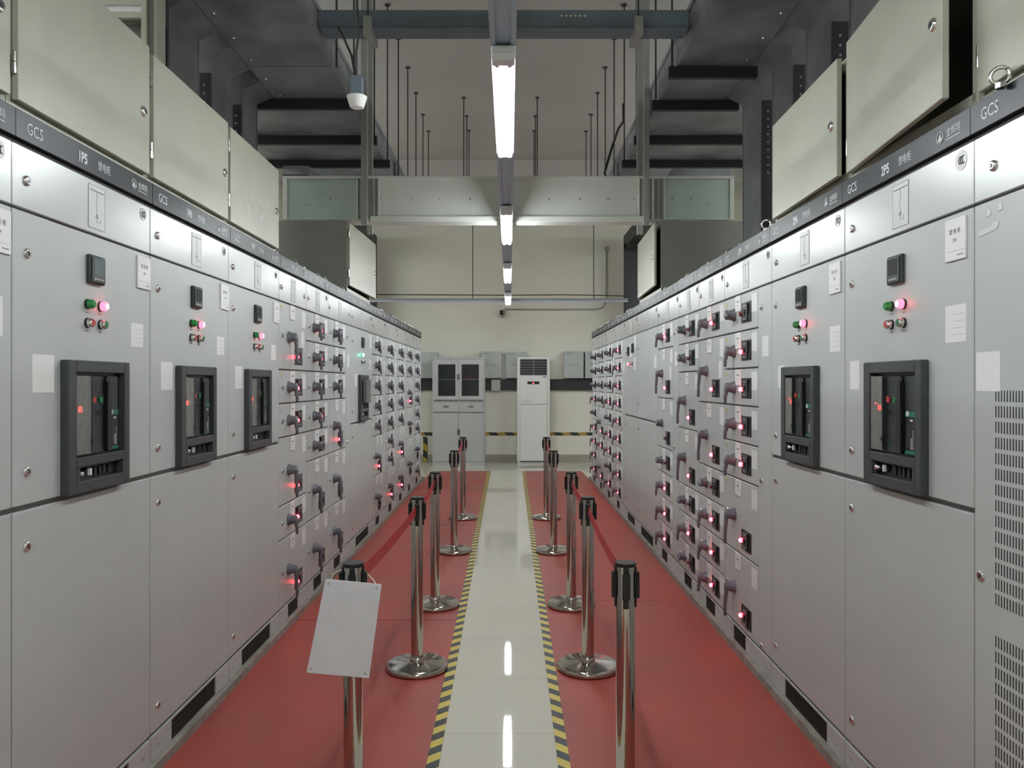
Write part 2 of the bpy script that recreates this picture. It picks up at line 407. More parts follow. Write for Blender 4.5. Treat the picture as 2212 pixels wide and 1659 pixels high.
def nameplate(p, x0, z0, num):
    b = MB(); w, h = .098, .118
    b.bbox(0, w, -.006, 0, 0, h, 'white', .001)
    b.text('\u9988 \u7535 \u67dc', .017, w/2, -.0065, h*.64, 'ink', sx=.9); b.text(num, .013, w/2, -.0065, h*.44, 'ink')
    b.box(w*.1, w*.95, -.0064, -.006, h*.22, h*.226, 'inkg'); b.box(w*.6, w*.9, -.0064, -.006, h*.1, h*.13, 'inkg')
    b.build('name_plate', p, (x0, DF, z0))
# --- withdrawable drawers
def f_handle(L, mode):
    def f(b):
        b.rev([(.035, 0), (.036, .006), (.031, .012), (.0255, .034), (.027, .044), (.025, .051), (.015, .054)], (0, 0, 0), (0, -1, 0), 'handle', 20)
        a = {'down': -90, 'off': -8, 'up': 18}[mode]; d = Vector((math.cos(R(a)), 0, math.sin(R(a)))); n = Vector((-d.z, 0, d.x))
        o = Vector((0, -.043, 0))
        prof = [(-.012, .020, .010), (.012, .020, .011), (.03, .0135, .010), (L*.6, .0115, .0085), (L-.006, .0115, .008), (L, .006, .005)]
        vs = []; N = 8
        for s, hw, ht in prof:
            c = o + d*s + Vector((0, -.004 - (.006 if s > .03 else 0), 0))
            for i in range(N):
                t = 2*math.pi*(i+.5)/N; vs.append(c + n*hw*1.08*math.cos(t) + Vector((0, ht*1.08*math.sin(t), 0)))
        fs = [(k*N+i, k*N+(i+1) % N, (k+1)*N+(i+1) % N, (k+1)*N+i) for k in range(len(prof)-1) for i in range(N)]
        fs += [tuple(range(N)), tuple(range(len(vs)-1, len(vs)-N-1, -1))]
        b.add(vs, fs, 'handle', True)
        b.box(-.002, .002, -.0555, -.053, -.010, .010, 'frame')
    return f
def f_window(b):
    b.bbox(0, .165, -.003, 0, 0, .108, 'black', .001)
    b.bbox(.044, .122, -.012, -.003, .008, .100, 'acbm', .002)
    b.box(.060, .100, -.0125, -.012, .086, .089, 'letter'); b.box(.080, .092, -.018, -.012, .040, .066, 'acbd')
    b.box(.062, .100, -.0125, -.012, .016, .0185, 'letter'); b.box(.084, .088, -.0125, -.012, .066, .078, 'bred')
    b.box(.052, .058, -.0125, -.012, .020, .025, 'letter'); b.bbox(.128, .162, -.005, -.003, .004, .040, 'acbd', .001)
def drawer(root, z1, n, lit, mode='down', deco='', w=.6):
    """one drawer n modules high; lit: 1 on, .5 dim, 0 off"""
    z0 = z1 - n*MOD
    h = n*MOD
    d = put(('drawer', n), lambda b: b.bbox(.004, w-.003, DF, 0, -n*MOD+.003, -.005, 'grey', .0025), 'drawer', root, (0, 0, z1))
    zh = -.105 if n == 1 else (-.205 if n == 2 else -.33)
    zw = -.052 if n == 1 else (-.258 if n == 2 else -.39)
    if mode == 'down': put(('h', n > 1), f_handle(.165 if n > 1 else .088, 'down'), 'handle', d, (.195, DF, zh))
    else: put(('h', mode), f_handle(.07 if mode == 'off' else .075, mode), 'handle', d, (.195, DF, zh))
    put('window', f_window, 'breaker_window', d, (.328, DF, zw-.110))
    lx, lz = .350, zw-.062
    if lit >= 1: put('led', lambda b: b.rev([(.0115, 0), (.0115, .018), (.008, .022)], (0, 0, 0), (0, -1, 0), 'led', 12), 'indicator_lamp', d, (lx, DF, lz), label='lit red indicator lamp')
    else: put('ledoff', lambda b: b.rev([(.0115, 0), (.0115, .018), (.008, .022)], (0, 0, 0), (0, -1, 0), 'leddim', 12), 'indicator_lamp', d, (lx, DF, lz))
    put('lab', lambda b: (b.bbox(0, .098, -.005, 0, -.088, 0, 'white', .001), b.box(.03, .07, -.0055, -.005, -.036, -.028, 'inkg'), b.box(.042, .056, -.0055, -.005, -.056, -.051, 'inkg')),
        'label_plate', d, (.222, DF, -.006))
    put('icon', lambda b: (b.box(.0, .020, -.001, 0, 0, .0015, 'inkg'), b.box(.0, .0015, -.001, 0, 0, .016, 'inkg'), b.box(.0, .02, -.001, 0, .0155, .017, 'inkg'), b.box(.010, .012, -.001, 0, -.012, -.004, 'inkg')),
        'position_mark', d, (.045, DF, -.052))
    if 'y' in deco: put('ysq', lambda b: b.box(0, .034, -.001, 0, 0, .022, 'yellow'), 'sticker', d, (.03, DF, -.045), label='yellow sticker')
    lock(d, .062, zh+.004 if n > 1 else -.105)
    if 's' in deco: sticker(d, .497, .585, (-.118 if n == 1 else -.125), -.022)
    if 'p' in deco: sticker(d, .475, .545, (-.25), -.15)
    return d
def drawers(root, spec):
    z = Z_D1
    for sp in spec:
        n, lit = sp[0], sp[1]; mode = sp[2] if len(sp) > 2 and sp[2] else 'down'; deco = sp[3] if len(sp) > 3 else 's'
        drawer(root, z, n, lit, mode, deco); z -= n*MOD
def side_strip(root, stk=True):
    p = panel(root, 'side_door', .6, .8, Z_D0, Z_D1)
    for z in (1.845, .985, .165): lock(p, .655, z)
    if stk: sticker(p, .665, .755, 1.60, 1.70, 'form')
# --- air circuit breaker, meter and lamps
def f_bezel(b):
    X0, X1, Z0, Z1 = 0, .372, 1.128, 1.540
    a0, a1, c0, c1 = .044, .338, 1.238, 1.502; f = -.027
    b.bbox(X0, a0, f, 0, Z0, Z1, 'acb', .003); b.bbox(a1, X1, f, 0, Z0, Z1, 'acb', .003)
    b.bbox(a0, a1, f, 0, c1, Z1, 'acb', .003); b.bbox(a0, a1, f, 0, Z0, 1.163, 'acb', .002); b.bbox(a0, a1, f, 0, 1.208, c0, 'acb', .002)
    b.box(a0, a0+.018, f, 0, 1.163, 1.208, 'acb'); b.box(a1-.014, a1, f, 0, 1.163, 1.208, 'acb')
    b.box(a0, a1, -.004, 0, 1.163, c1, 'black')
def f_acbfront(b):
    y = -.012
    b.bbox(.046, .225, y, -.004, 1.243, 1.494, 'acbm', .002)
    b.bbox(.252, .320, y, -.004, 1.243, 1.494, 'acbm', .002); b.box(.225, .252, y, -.004, 1.470, 1.494, 'acbm')
    b.box(.138, .222, y-.002, y, 1.398, 1.434, 'acb')
    for x in (.145, .187): b.box(x, x+.026, y-.0025, y-.001, 1.402, 1.429, 'black'); b.box(x, x+.022, y-.0015, y, 1.366, 1.381, 'black')
    for z in (1.470, 1.436): b.box(.138, .222, y-.0006, y, z, z+.001, 'black')
    for x in (.178,): b.box(x, x+.001, y-.0006, y, 1.34, 1.47, 'black')
    b.box(.145, .152, y-.001, y, 1.258, 1.266, 'green'); b.box(.158, .208, y-.0006, y, 1.259, 1.263, 'acb')
def f_acbbtn(col_):
    def f(b): b.bbox(0, .017, -.006, 0, 0, .020, col_, .001)
    return f
def f_acbhandle(b):
    b.rev([(.011, -.014), (.011, 0)], (.0, 0, 1.482), (0, 1, 0), 'black', 14)
    b.prism([(-.010, 1.474), (.010, 1.474), (.014, 1.36), (.013, 1.252), (-.013, 1.252), (-.012, 1.36)], -.020, 0, 'black')
def f_rating(b):
    b.box(0, .060, -.001, 0, 0, .125, 'acbd'); b.box(0, .060, -.0014, -.001, .112, .128, 'green'); b.box(0, .060, -.0014, -.001, -.004, .006, 'green')
    b.rev([(.009, 0), (.009, .0007)], (.016, -.0014, .121), (0, -1, 0), 'letter', 12)
    b.box(.03, .046, -.0014, -.001, .098, .104, 'letter')
    for k in range(9): b.box(.006, .006+.018+.004*(k % 3), -.0014, -.001, .018+k*.008, .0188+k*.008, 'inkg')
    for k in range(10): b.box(.046, .050, -.0014, -.001, .012+k*.006, .0155+k*.006, 'letter')
    for k in range(6): b.box(.034, .042, -.0014, -.001, .012+k*.006, .0155+k*.006, 'letter')
def f_digits(b):
    b.text('05', .027, 0, 0, 0, 'digit', sx=.9, off=.0004)
    b.box(-.03, -.022, -.001, 0, .02, .026, 'digit')
def f_low1(b): b.rev([(.010, 0), (.010, .018), (.006, .021)], (.083, -.004, 1.186), (0, -1, 0), 'chrome', 14)
def f_low2(b):
    b.rev([(.014, 0), (.013, .010)], (.127, -.004, 1.188), (0, -1, 0), 'acbd', 14); b.box(.127, .138, -.022, -.012, 1.177, 1.198, 'letter')
def f_low3(b): b.bbox(0, .014, -.010, -.004, 1.170, 1.200, 'acbd', .002)
def breaker(root, x, cover='on'):
    a = put('bezel', f_bezel, 'circuit_breaker', root, (x, DF, 0))
    put('acbf', f_acbfront, 'breaker_front', a)
    put('acbr', f_acbbtn('bred'), 'push_button', a, (.149, -.014, 1.405), label='red push button'); put('acbg', f_acbbtn('bgreen'), 'push_button', a, (.191, -.014, 1.405), label='green push button')
    put('acbh', f_acbhandle, 'charging_handle', a, (.2385, -.006, 0))
    put('acbl', f_rating, 'rating_label', a, (.257, -.0125, 1.252))
    put('acbd', f_digits, 'display', a, (.088, -.0125, 1.378), label='red lit digits')
    put('acbk', f_low1, 'key_button', a); put('acbk2', f_low2, 'rotary_switch', a)
    for q in (.175, .205, .230, .262): put('acbk3', f_low3, 'socket', a, (q, 0, 0))
    if cover == 'on':
        put('acbc', lambda b: (b.bbox(.050, .134, -.024, -.021, 1.246, 1.492, 'clear', .001), b.box(.131, .136, -.026, -.013, 1.250, 1.490, 'acbd'), b.box(.128, .140, -.028, -.024, 1.278, 1.292, 'black')), 'clear_cover', a)
    else:
        put('acbco', lambda b: (b.bbox(.06, .30, -.062, -.030, 1.290, 1.500, 'clear', .004), b.bbox(.075, .29, -.055, -.027, 1.30, 1.49, 'acbd', .004)), 'clear_cover', a, label='clear cover standing open')
def f_meter(dark):
    def f(b):
        b.bbox(-.046, .046, -.014, 0, -.046, .046, 'meter', .003); b.bbox(-.040, .040, -.018, -.014, -.042, .040, 'meter', .002)
        b.box(-.030, .030, -.0186, -.018, -.018, .034, 'lcdd' if dark else 'lcd'); b.box(.008, .030, -.0188, -.018, .036, .038, 'inkg')
        for k in range(4): b.rev([(.0035, 0), (.003, .0015)], (-.022+k*.0147, -.018, -.031), (0, -1, 0), 'letter', 8)
    return f
def f_pilot(m, core=None):
    def f(b):
        b.rev([(.0165, 0), (.0165, .006)], (0, 0, 0), (0, -1, 0), 'black', 20)
        b.rev([(.0145, .006), (.0148, .018), (.011, .024)], (0, 0, 0), (0, -1, 0), m, 20)
        if core: b.rev([(.0095, .0245), (.008, .0252)], (0, 0, 0), (0, -1, 0), core, 16)
    return f
def f_button(m):
    def f(b):
        b.rev([(.0165, 0), (.0165, .006)], (0, 0, 0), (0, -1, 0), 'black', 20)
        b.rev([(.0145, .006), (.0145, .020), (.0115, .022)], (0, 0, 0), (0, -1, 0), 'chrome', 20)
        b.rev([(.0108, .021), (.0105, .0232)], (0, 0, 0), (0, -1, 0), m, 18)
    return f
def controls(d, x, dark=False, on='red'):
    put(('meter', dark), f_meter(dark), 'panel_meter', d, (x+.04, DF, 1.836))
    put('pg' if on != 'green' else 'pgon', f_pilot('lampg' if on != 'green' else 'lampgon'), 'indicator_lamp', d, (x, DF, 1.722), label='green indicator lamp')
    if on == 'red': put('pr', f_pilot('lampr', 'lampc'), 'indicator_lamp', d, (x+.079, DF, 1.722), label='lit red indicator lamp')
    put('br', f_button('bred'), 'push_button', d, (x, DF, 1.662), label='red push button'); put('bg', f_button('bgreen'), 'push_button', d, (x+.079, DF, 1.662), label='green push button')
    for dx in (0, .079):
        for dz in (1.693, 1.634): put('caps', lambda b: b.box(-.009, .009, -.0008, 0, 0, .005, 'inkg'), 'caption', d, (x+dx, DF, dz))
def breaker_unit(side, ya, yb, label, num, dark=False, x=.222, lx=.37, dcfg=('low2',), w=.8, solid=False, dia=.427):
    r = unit_root(side, ya, yb, label); body(r, w); header(r, w, .062, w-.058, dia, solid); strip_parts(r, w, num); plinth(r, w)
    u = panel(r, 'upper_door', 0, w, SEAM, Z_D1); lo = panel(r, 'lower_door', 0, w, Z_D0, SEAM-.008)
    for z in (1.832, 1.222): lock(u, .062, z)
    lock(lo, .062, 1.012); lock(lo, .062, .235)
    return r, u, lo
# left row -------------------------------------------------
r, u, lo = breaker_unit(-1, 1.298, 2.098, 'light grey switchgear cabinet cut off by the left picture edge', '1P4', solid=True)
nameplate(u, w_ := .69, 1.815, '1P4'); sticker(u, .655, .76, 1.595, 1.70, 'form'); breaker(r, .222); controls(u, .37)
r, u, lo = breaker_unit(-1, 2.098, 2.898, 'light grey switchgear cabinet marked 1P5 with dark circuit breaker panel', '1P5')
nameplate(u, .695, 1.815, '1P5'); sticker(u, .655, .745, 1.60, 1.685, 'form'); sticker(u, .088, .192, 1.442, 1.552); breaker(r, .222); controls(u, .37)
r, u, lo = breaker_unit(-1, 2.898, 3.698, 'grey switchgear cabinet between cabinets 1P5 and 1P7', '1P6')
nameplate(u, .695, 1.815, '1P6'); sticker(u, .655, .745, 1.60, 1.685, 'form'); sticker(u, .088, .192, 1.442, 1.552); breaker(r, .217); controls(u, .37, True)
r, u, lo = breaker_unit(-1, 3.698, 4.498, 'grey switchgear cabinet marked 1P7, next to the first left drawer stack', '1P7')
nameplate(u, .695, 1.815, '1P7'); sticker(u, .655, .745, 1.60, 1.685, 'form'); sticker(u, .088, .192, 1.442, 1.552); breaker(r, .217); controls(u, .37, True)
def drawer_unit(side, ya, yb, label, spec, num, wide=False, stk=True, lock2=None):
    w = yb-ya; w = .8 if wide else .6
    r = unit_root(side, ya, yb, label); body(r, w); header(r, w, .05, w-.05 if not lock2 else None, w/2 if side > 0 or ya > 6 else w/2, lock2=lock2); strip_parts(r, w, num)
    plinth(r, .81 if wide else .6); drawers(r, spec)
    if wide: side_strip(r, stk)
    return r
drawer_unit(-1, 4.498, 5.098, 'grey cabinet of six drawers, nearest drawer stack in the left row', [(2, 1, None, 'ysp'), (1, 1, None, 'ys'), (1, 1, None, 's'), (2, 1), (1, 1), (2, 1)], '1P8', lock2=.55)
drawer_unit(-1, 5.098, 5.698, 'grey cabinet of seven drawers, second drawer stack in the left row', [(1, 1), (1, 1), (1, .5), (1, 1), (1, 0, 'up'), (2, 0), (2, .5)], '1P9')
drawer_unit(-1, 5.698, 6.498, 'six-drawer cabinet with a narrow locked strip, third drawer stack in left row', [(1, .5), (1, .5), (1, .5), (2, 1), (2, 0), (2, 0)], '1P10', True, lock2=.74)
r, u, lo = breaker_unit(-1, 6.498, 7.498, 'wide grey cabinet with one lit green lamp, in the middle of the left row', '1P11', w=1.0, dia=.5)
sticker(u, .865, .965, 1.80, 1.93, 'form'); sticker(u, .85, .93, 1.60, 1.69, 'form'); sticker(u, .17, .27, 1.44, 1.55); breaker(r, .322, 'open'); controls(u, .47, True, 'green')
o1 = (1, 0)
drawer_unit(-1, 7.498, 8.298, 'cabinet with two tall drawers under five small ones, just past the green-lamp cabinet', [o1, o1, o1, o1, o1, (2, 1), (2, 0, 'off')], '1P12', True)
drawer_unit(-1, 8.298, 9.098, 'cabinet with seven small drawers above one tall lit drawer, left row', [o1]*6 + [(1, 1), (2, 1)], '1P13', True)
drawer_unit(-1, 9.098, 9.898, 'cabinet with two tall lit drawers one above the other, left row', [o1]*5 + [(2, 1), (2, 1)], '1P14', True)
drawer_unit(-1, 9.898, 10.698, 'grey drawer cabinet, next to last in the left row', [o1, o1, (2, 1), (2, 0, 'off'), (3, 0, 'off')], '1P15', True)
drawer_unit(-1, 10.698, 11.498, 'grey drawer cabinet at the far end of the left row', [o1]*6 + [(2, 0, 'off'), (1, 1)], '1P16', True)
# right row ------------------------------------------------
r = unit_root(1, 1.293, 2.093, 'grey switchgear cabinet with rows of vent slots, cut off by the right picture edge')
body(r, .8); header(r, .8, .085); strip_parts(r, .8, '2P4'); plinth(r, .8)
u = panel(r, 'door', 0, .8, Z_D0, Z_D1); lock(u, .034, .955)
b = MB()
for z0, rows in ((.895, 14), (.30, 13)):
    for k in range(rows):
        for i in range(54): b.box(.093+i*.0114, .0965+i*.0114, DF-.0006, DF, z0+k*.0405, z0+k*.0405+.029, 'slot')
b.build('vent_grille', u)
sticker(u, .012, .112, 1.448, 1.552)
b = MB(); b.prism([(.02, 1.86), (.10, 1.868), (.11, 1.885), (.09, 1.888), (.07, 1.879), (.022, 1.875)], DF-.0015, DF, 'paper')
b.prism([(.055, 1.905), (.075, 1.91), (.073, 1.925), (.062, 1.928)], DF-.0015, DF, 'paper').prism([(.105, 1.91), (.122, 1.914), (.12, 1.934), (.107, 1.93)], DF-.0015, DF, 'paper')
b.build('torn_paper', u)
r, u, lo = breaker_unit(1, 2.093, 2.893, 'light grey switchgear cabinet marked 2P5 with dark circuit breaker panel', '2P5', solid=True, dia=.41)
nameplate(u, .672, 1.815, '2P5'); sticker(u, .665, .765, 1.585, 1.69, 'form'); sticker(u, .045, .12, 1.445, 1.55); breaker(r, .207); controls(u, .353, True)
r, u, lo = breaker_unit(1, 2.893, 3.693, 'grey switchgear cabinet between cabinet 2P5 and the first right drawer stack', '2P6', dia=.41)
nameplate(u, .672, 1.815, '2P6'); sticker(u, .665, .76, 1.59, 1.69, 'form'); sticker(u, .09, .165, 1.445, 1.55); breaker(r, .196); controls(u, .345, True)
drawer_unit(1, 3.693, 4.493, 'seven-drawer cabinet with a narrow locked strip, nearest drawer stack in right row', [(1, 0, 'off', 'ys'), (1, 1, None, 'ys'), (1, 1, None, 'ys'), (1, 1, None, 'ys'), (1, 1, None, 'ys'), (2, 1, None, 'ys'), (2, 1)], '2P7', True, lock2=None)
drawer_unit(1, 4.493, 5.093, 'grey cabinet of seven drawers, second drawer stack in the right row', [(1, 1), (2, 1, None, 'sp'), (2, 1), (1, 0, 'off'), (1, 1), (1, 1), (1, 1)], '2P8')
drawer_unit(1, 5.093, 5.693, 'cabinet with two tall lit drawers in its middle, third drawer stack in right row', [(1, 0, 'off'), (1, 0, 'off'), (2, 1), (2, 1), (1, 0, 'off'), (1, 1), (1, 0, 'off')], '2P9')
drawer_unit(1, 5.693, 6.493, 'drawer cabinet beside the blank doors, fourth drawer stack in right row', [(1, 1), (2, 1, None, 'sp'), (2, 0, 'off'), (1, 0, 'off'), (1, 1), (1, 1), (1, 1)], '2P10', True)
for ya, yb, w, lb, num in ((6.493, 7.493, 1.0, 'wide plain grey cabinet with blank doors in the middle of the right row', '2P11'), (7.493, 8.293, .8, 'grey cabinet with paper slips, small meters and one red lamp, right row', '2P12')):
    r = unit_root(1, ya, yb, lb); body(r, w); header(r, w, .06, w-.06, w/2, False); strip_parts(r, w, num); plinth(r, w)
    u = panel(r, 'upper_door', 0, w, SEAM+.01, Z_D1); lo = panel(r, 'lower_door', 0, w, Z_D0, SEAM)
    for z in (1.80, 1.27): lock(u, .06, z)
    for z in (1.03, .25): lock(lo, .06, z)
    if w < .9:
        put(('meter', True), f_meter(True), 'panel_meter', u, (.25, DF, 1.80)); put(('meter', False), f_meter(False), 'panel_meter', u, (.52, DF, 1.82))
        sticker(u, .31, .45, 1.74, 1.87, 'form'); sticker(u, .62, .75, 1.81, 1.94, 'plate')
        put('pr', f_pilot('lampr', 'lampc'), 'indicator_lamp', u, (.30, DF, 1.665), label='lit red indicator lamp'); put('bg', f_button('bgreen'), 'push_button', u, (.48, DF, 1.665))
        sticker(u, .56, .70, 1.60, 1.72, 'form')
    else: sticker(u, .84, .95, 1.60, 1.70, 'form')
on = (1, 1)
drawer_unit(1, 8.293, 9.093, 'grey cabinet of nine small drawers, every lamp lit red, right row', [on]*9, '2P13', True)
drawer_unit(1, 9.093, 9.893, 'grey cabinet of nine small drawers, lamps lit only in its lower half, right row', [(1, 0, 'off'), (1, 0, 'off'), (1, 0, 'off'), on, (1, 0, 'off'), on, on, (1, 0, 'off'), on], '2P14', True)
drawer_unit(1, 9.893, 10.693, 'grey drawer cabinet, next to last in the right row', [(1, 0, 'off')]*4 + [(2, 1), on, (2, 1)], '2P15', True)
drawer_unit(1, 10.693, 11.493, 'grey drawer cabinet at the far end of the right row', [(1, 0, 'off')]*3 + [on, (1, 0, 'off'), on, on, on, on], '2P16', True)

# steel channels the rows stand on
b = MB().prism([(-1.395+EPS*1.3, 1.25), (-1.3593+EPS*1.3+.028, 1.25), (-1.3593+EPS*11.6+.028, 11.75), (-1.42+EPS*11.6, 11.75)], .0002, .0425, 'channel', 'xy')
b.prism([(-2.17, 1.25), (-1.395, 1.25), (-1.38, 11.75), (-2.13, 11.75)], .0002, .0425, 'channel', 'xy')
tag(b.build('base_channel'), 'grey steel channel under the left row of cabinets', 'steel base')
b = MB().prism([(1.2652-EPS*1.3-.028, 1.25), (2.07, 1.25), (2.03, 11.75), (1.2652-EPS*11.6-.028, 11.75)], .0002, .0425, 'channel', 'xy')
tag(b.build('base_channel'), 'grey steel channel under the right row of cabinets', 'steel base')

# lifting eyes on top of the cabinets
def f_eye(b):
    b.cyl((0, 0, 0), (0, 0, .012), .013, 'chrome', 12); b.torus((0, 0, .032), (0, 1, 0), .021, .0055, 'chrome', 16, 8)
def eye(side, Y, back, label, grp=True):
    X = (-1.3593 + EPS*Y - back) if side < 0 else (1.2652 - EPS*Y + back)
    if 'eye' not in _cache:
        bb = MB(); f_eye(bb); _cache['eye'] = bb.mesh('lifting_eye')
    o = bpy.data.objects.new('lifting_eye', _cache['eye']); col.objects.link(o); o.location = (X, Y, Z_S1-.0098); o.rotation_euler = (0, 0, R(random.uniform(-38, 38)))
    tag(o, label, 'lifting eye', 'lifting eyes on top of the cabinets')
names_u = {5.098: ('first', 'second'), 5.698: ('second', 'third')}
LU = [(4.498, .6, 'the six-drawer cabinet'), (5.098, .6, 'the second drawer stack'), (5.698, .8, 'the third drawer stack'), (7.498, .8, 'the fifth last cabinet'), (8.298, .8, 'the fourth last cabinet'),
      (9.098, .8, 'the third last cabinet'), (9.898, .8, 'the next to last cabinet'), (10.698, .8, 'the last cabinet')]
for y, w, nm in LU:
    for dx, e in ((.09, 'near'), (w-.09, 'far')): eye(-1, y+dx, .055, 'chrome lifting eye on the %s corner of %s, left' % (e, nm))
RU = [(3.693, .8, 'the nearest drawer stack'), (4.493, .6, 'the second drawer stack'), (5.093, .6, 'the third drawer stack'), (5.693, .8, 'the fourth drawer stack'), (7.493, .8, 'the cabinet with the paper slips'),
      (8.293, .8, 'the cabinet with all lamps lit'), (9.093, .8, 'the half lit cabinet'), (9.893, .8, 'the next to last cabinet'), (10.693, .8, 'the last cabinet')]
for y, w, nm in RU:
    for dx, e in ((.09, 'near'), (w-.09, 'far')): eye(1, y+dx, .055, 'chrome lifting eye on the %s corner of %s, right' % (e, nm))

# ------------------------------------------------------------------ busbar boxes on top
def f_biglock(b):
    b.rev([(.020, 0), (.020, .004), (.014, .009), (.009, .009)], (0, 0, 0), (0, -1, 0), 'chrome', 20); b.box(-.005, .005, -.0095, -.009, -.006, .006, 'black')
def f_hinge(b): b.cyl((0, 0, -.03), (0, 0, .0), .007, 'chrome', 10); b.cyl((0, 0, .002), (0, 0, .03), .007, 'chrome', 10)
def top_box(side, ya, yb, z1, label, ajar=0., hinge='left', depth=.52, z0=2.2205, doorgap=.03, door_z0=2.248, eyeb=False, plain=False):
    w = yb-ya
    if side < 0: o = empty('busbar_box', (-1.3593 + EPS*ya - .018, ya, 0), R(90)-EPS)
    else: o = empty('busbar_box', (1.2652 - EPS*yb + .018, yb, 0), R(-90)+EPS)
    tag(o, label, 'electrical box', 'beige busbar boxes on top of the cabinets')
    b = MB(); t = .02; m = 'beige'
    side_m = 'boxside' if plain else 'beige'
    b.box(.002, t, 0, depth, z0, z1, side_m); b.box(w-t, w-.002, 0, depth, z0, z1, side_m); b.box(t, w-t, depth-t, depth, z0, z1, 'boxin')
    b.box(t, w-t, 0, depth-t, z0, z0+.02, m); b.box(t, w-t, 0, depth-t, z1-t, z1, m)
    b.box(t, w-t, .03, .032, z0+.02, z1-t, 'boxin') if not ajar else None
    b.box(t, .035, 0, .03, z0+.02, z1-t, m); b.box(w-.035, w-t, 0, .03, z0+.02, z1-t, m)
    b.box(t, w-t, 0, .03, z0+.02, z0+.045, m); b.box(t, w-t, 0, .03, z1-.045, z1-t, m)
    b.build('body', o)
    x0, x1 = .022, w-.012
    if hinge == 'left':
        d = MB(); L = x1-x0
        d.bbox(0, L, -.02, 0, door_z0, z1-.008, 'beige', .002)
        dd = d.build('door', o, (x0, -.002, 0)); dd.rotation_euler = (0, 0, -ajar); lxk = L-.05
    put('biglock', f_biglock, 'lock', dd, (lxk, -.02, door_z0+(z1-door_z0)*.45))
    if not ajar or True:
        for z in (door_z0+.10, z1-.10): put('hinge', f_hinge, 'hinge', dd, (-.006, -.012, z))
    return o
top_box(-1, 1.298, 2.098, 2.735, 'beige busbar box above the cut-off left cabinet')
top_box(-1, 2.098, 2.898, 2.735, 'beige busbar box above cabinet 1P5')
top_box(-1, 2.898, 3.698, 2.72, 'beige busbar box between the boxes above 1P5 and 1P7')
o = top_box(-1, 3.698, 4.498, 2.712, 'beige busbar box with a scuffed door, above cabinet 1P7')
b = MB(); rs = random.Random(3)
for k in range(16):
    x = .10+rs.random()*.50; z = 2.33+rs.random()*.10; w_ = .006+rs.random()*.02; h_ = .01+rs.random()*.045
    b.prism([(x, z), (x+w_, z+.006), (x+w_*1.3, z+h_), (x+w_*.4, z+h_*1.1), (x-.004, z+h_*.5)], -.0004, 0, 'scuff')
d_ = [c for c in o.children if c.name.startswith('door')][0]
b.build('scuff_mark', d_, (0, -.0201, 0))
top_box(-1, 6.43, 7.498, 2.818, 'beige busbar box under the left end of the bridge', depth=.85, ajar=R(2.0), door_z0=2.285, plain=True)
top_box(1, 1.293, 2.093, 2.76, 'beige busbar box at the right picture edge with a ring on its door')
top_box(1, 2.093, 2.893, 2.745, 'beige busbar box with its door ajar, above cabinet 2P5', ajar=R(5.5))
top_box(1, 2.893, 3.693, 2.700, 'beige busbar box left of the box with the open door', ajar=R(1.6))
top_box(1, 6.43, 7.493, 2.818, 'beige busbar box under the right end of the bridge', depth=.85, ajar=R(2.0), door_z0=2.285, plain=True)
eye(1, 1.94, -.026, 'pale ring at the foot of the box at the right picture edge')
eye(1, 3.76, -.004, 'chrome ring beside the box door left of the open one')

# ------------------------------------------------------------------ bridge between the two rows
BY = 6.455
br = empty('busbar_bridge', (0, BY, 2.82), 0, 'pale grey busbar bridge crossing the aisle between the two rows', 'busbar bridge')
X0, X1 = -1.895, 1.875; h = .378; BD = .17
b = MB(); b.box(X0, X1, .012, BD, 0.001, h, 'bridge')
b.build('body', br)
def fr(b, x0, x1, z0, z1, m='bridge', y=-.012): b.bbox(x0, x1, y, .012, z0, z1, m, .002)
b = MB(); fr(b, X0, X1, h-.022, h); fr(b, X0, X0+.035, .012, h-.022); fr(b, X1-.035, X1, .012, h-.022)
fr(b, X0+.035, X1-.035, .012, .02)
b.build('frame', br)
b = MB(); b.bbox(-1.16, 1.12, -.035, .02, -.0105, .036, 'bridge', .002); b.build('lower_flange', br)
b = MB(); b.box(X0+.04, -1.28, .006, .0118, .024, h-.026, 'bridgeg'); b.build('side_panel', br)
b = MB(); b.box(1.30, X1-.04, .006, .0118, .024, h-.026, 'bridgeg'); b.build('side_panel', br)
for xs in ((-1.28, -1.25, -1.205, -1.14, -1.10), (1.07, 1.10, 1.19, 1.235, 1.285)):
    b = MB()
    for i, x in enumerate(xs): b.bbox(x, x+.014, -.02, .012, .02, h-.024, 'post' if i % 2 else 'bridge', .001)
    b.box(min(xs), max(xs)+.014, .004, .012, .02, h-.024, 'post')
    if xs[0] > 0:
        for k in range(4): b.box(1.125, 1.165, -.004, .004, .04+k*.085, .095+k*.085, 'slot')
    b.build('joint_cover', br)
k = 0
for x in (-1.08, -.82, -.585, -.33, .33, .585, .82, 1.04, -1.5, -1.7, 1.36, 1.52, 1.66):
    o = put('bolt', lambda b: b.rev([(.009, 0), (.009, .005), (.004, .008)], (0, 0, 0), (0, -1, 0), 'post', 8), 'bolt', br, (x, .006 if abs(x) > 1.2 else .012, .19 - (.05 if abs(x) > 1.6 else 0)))

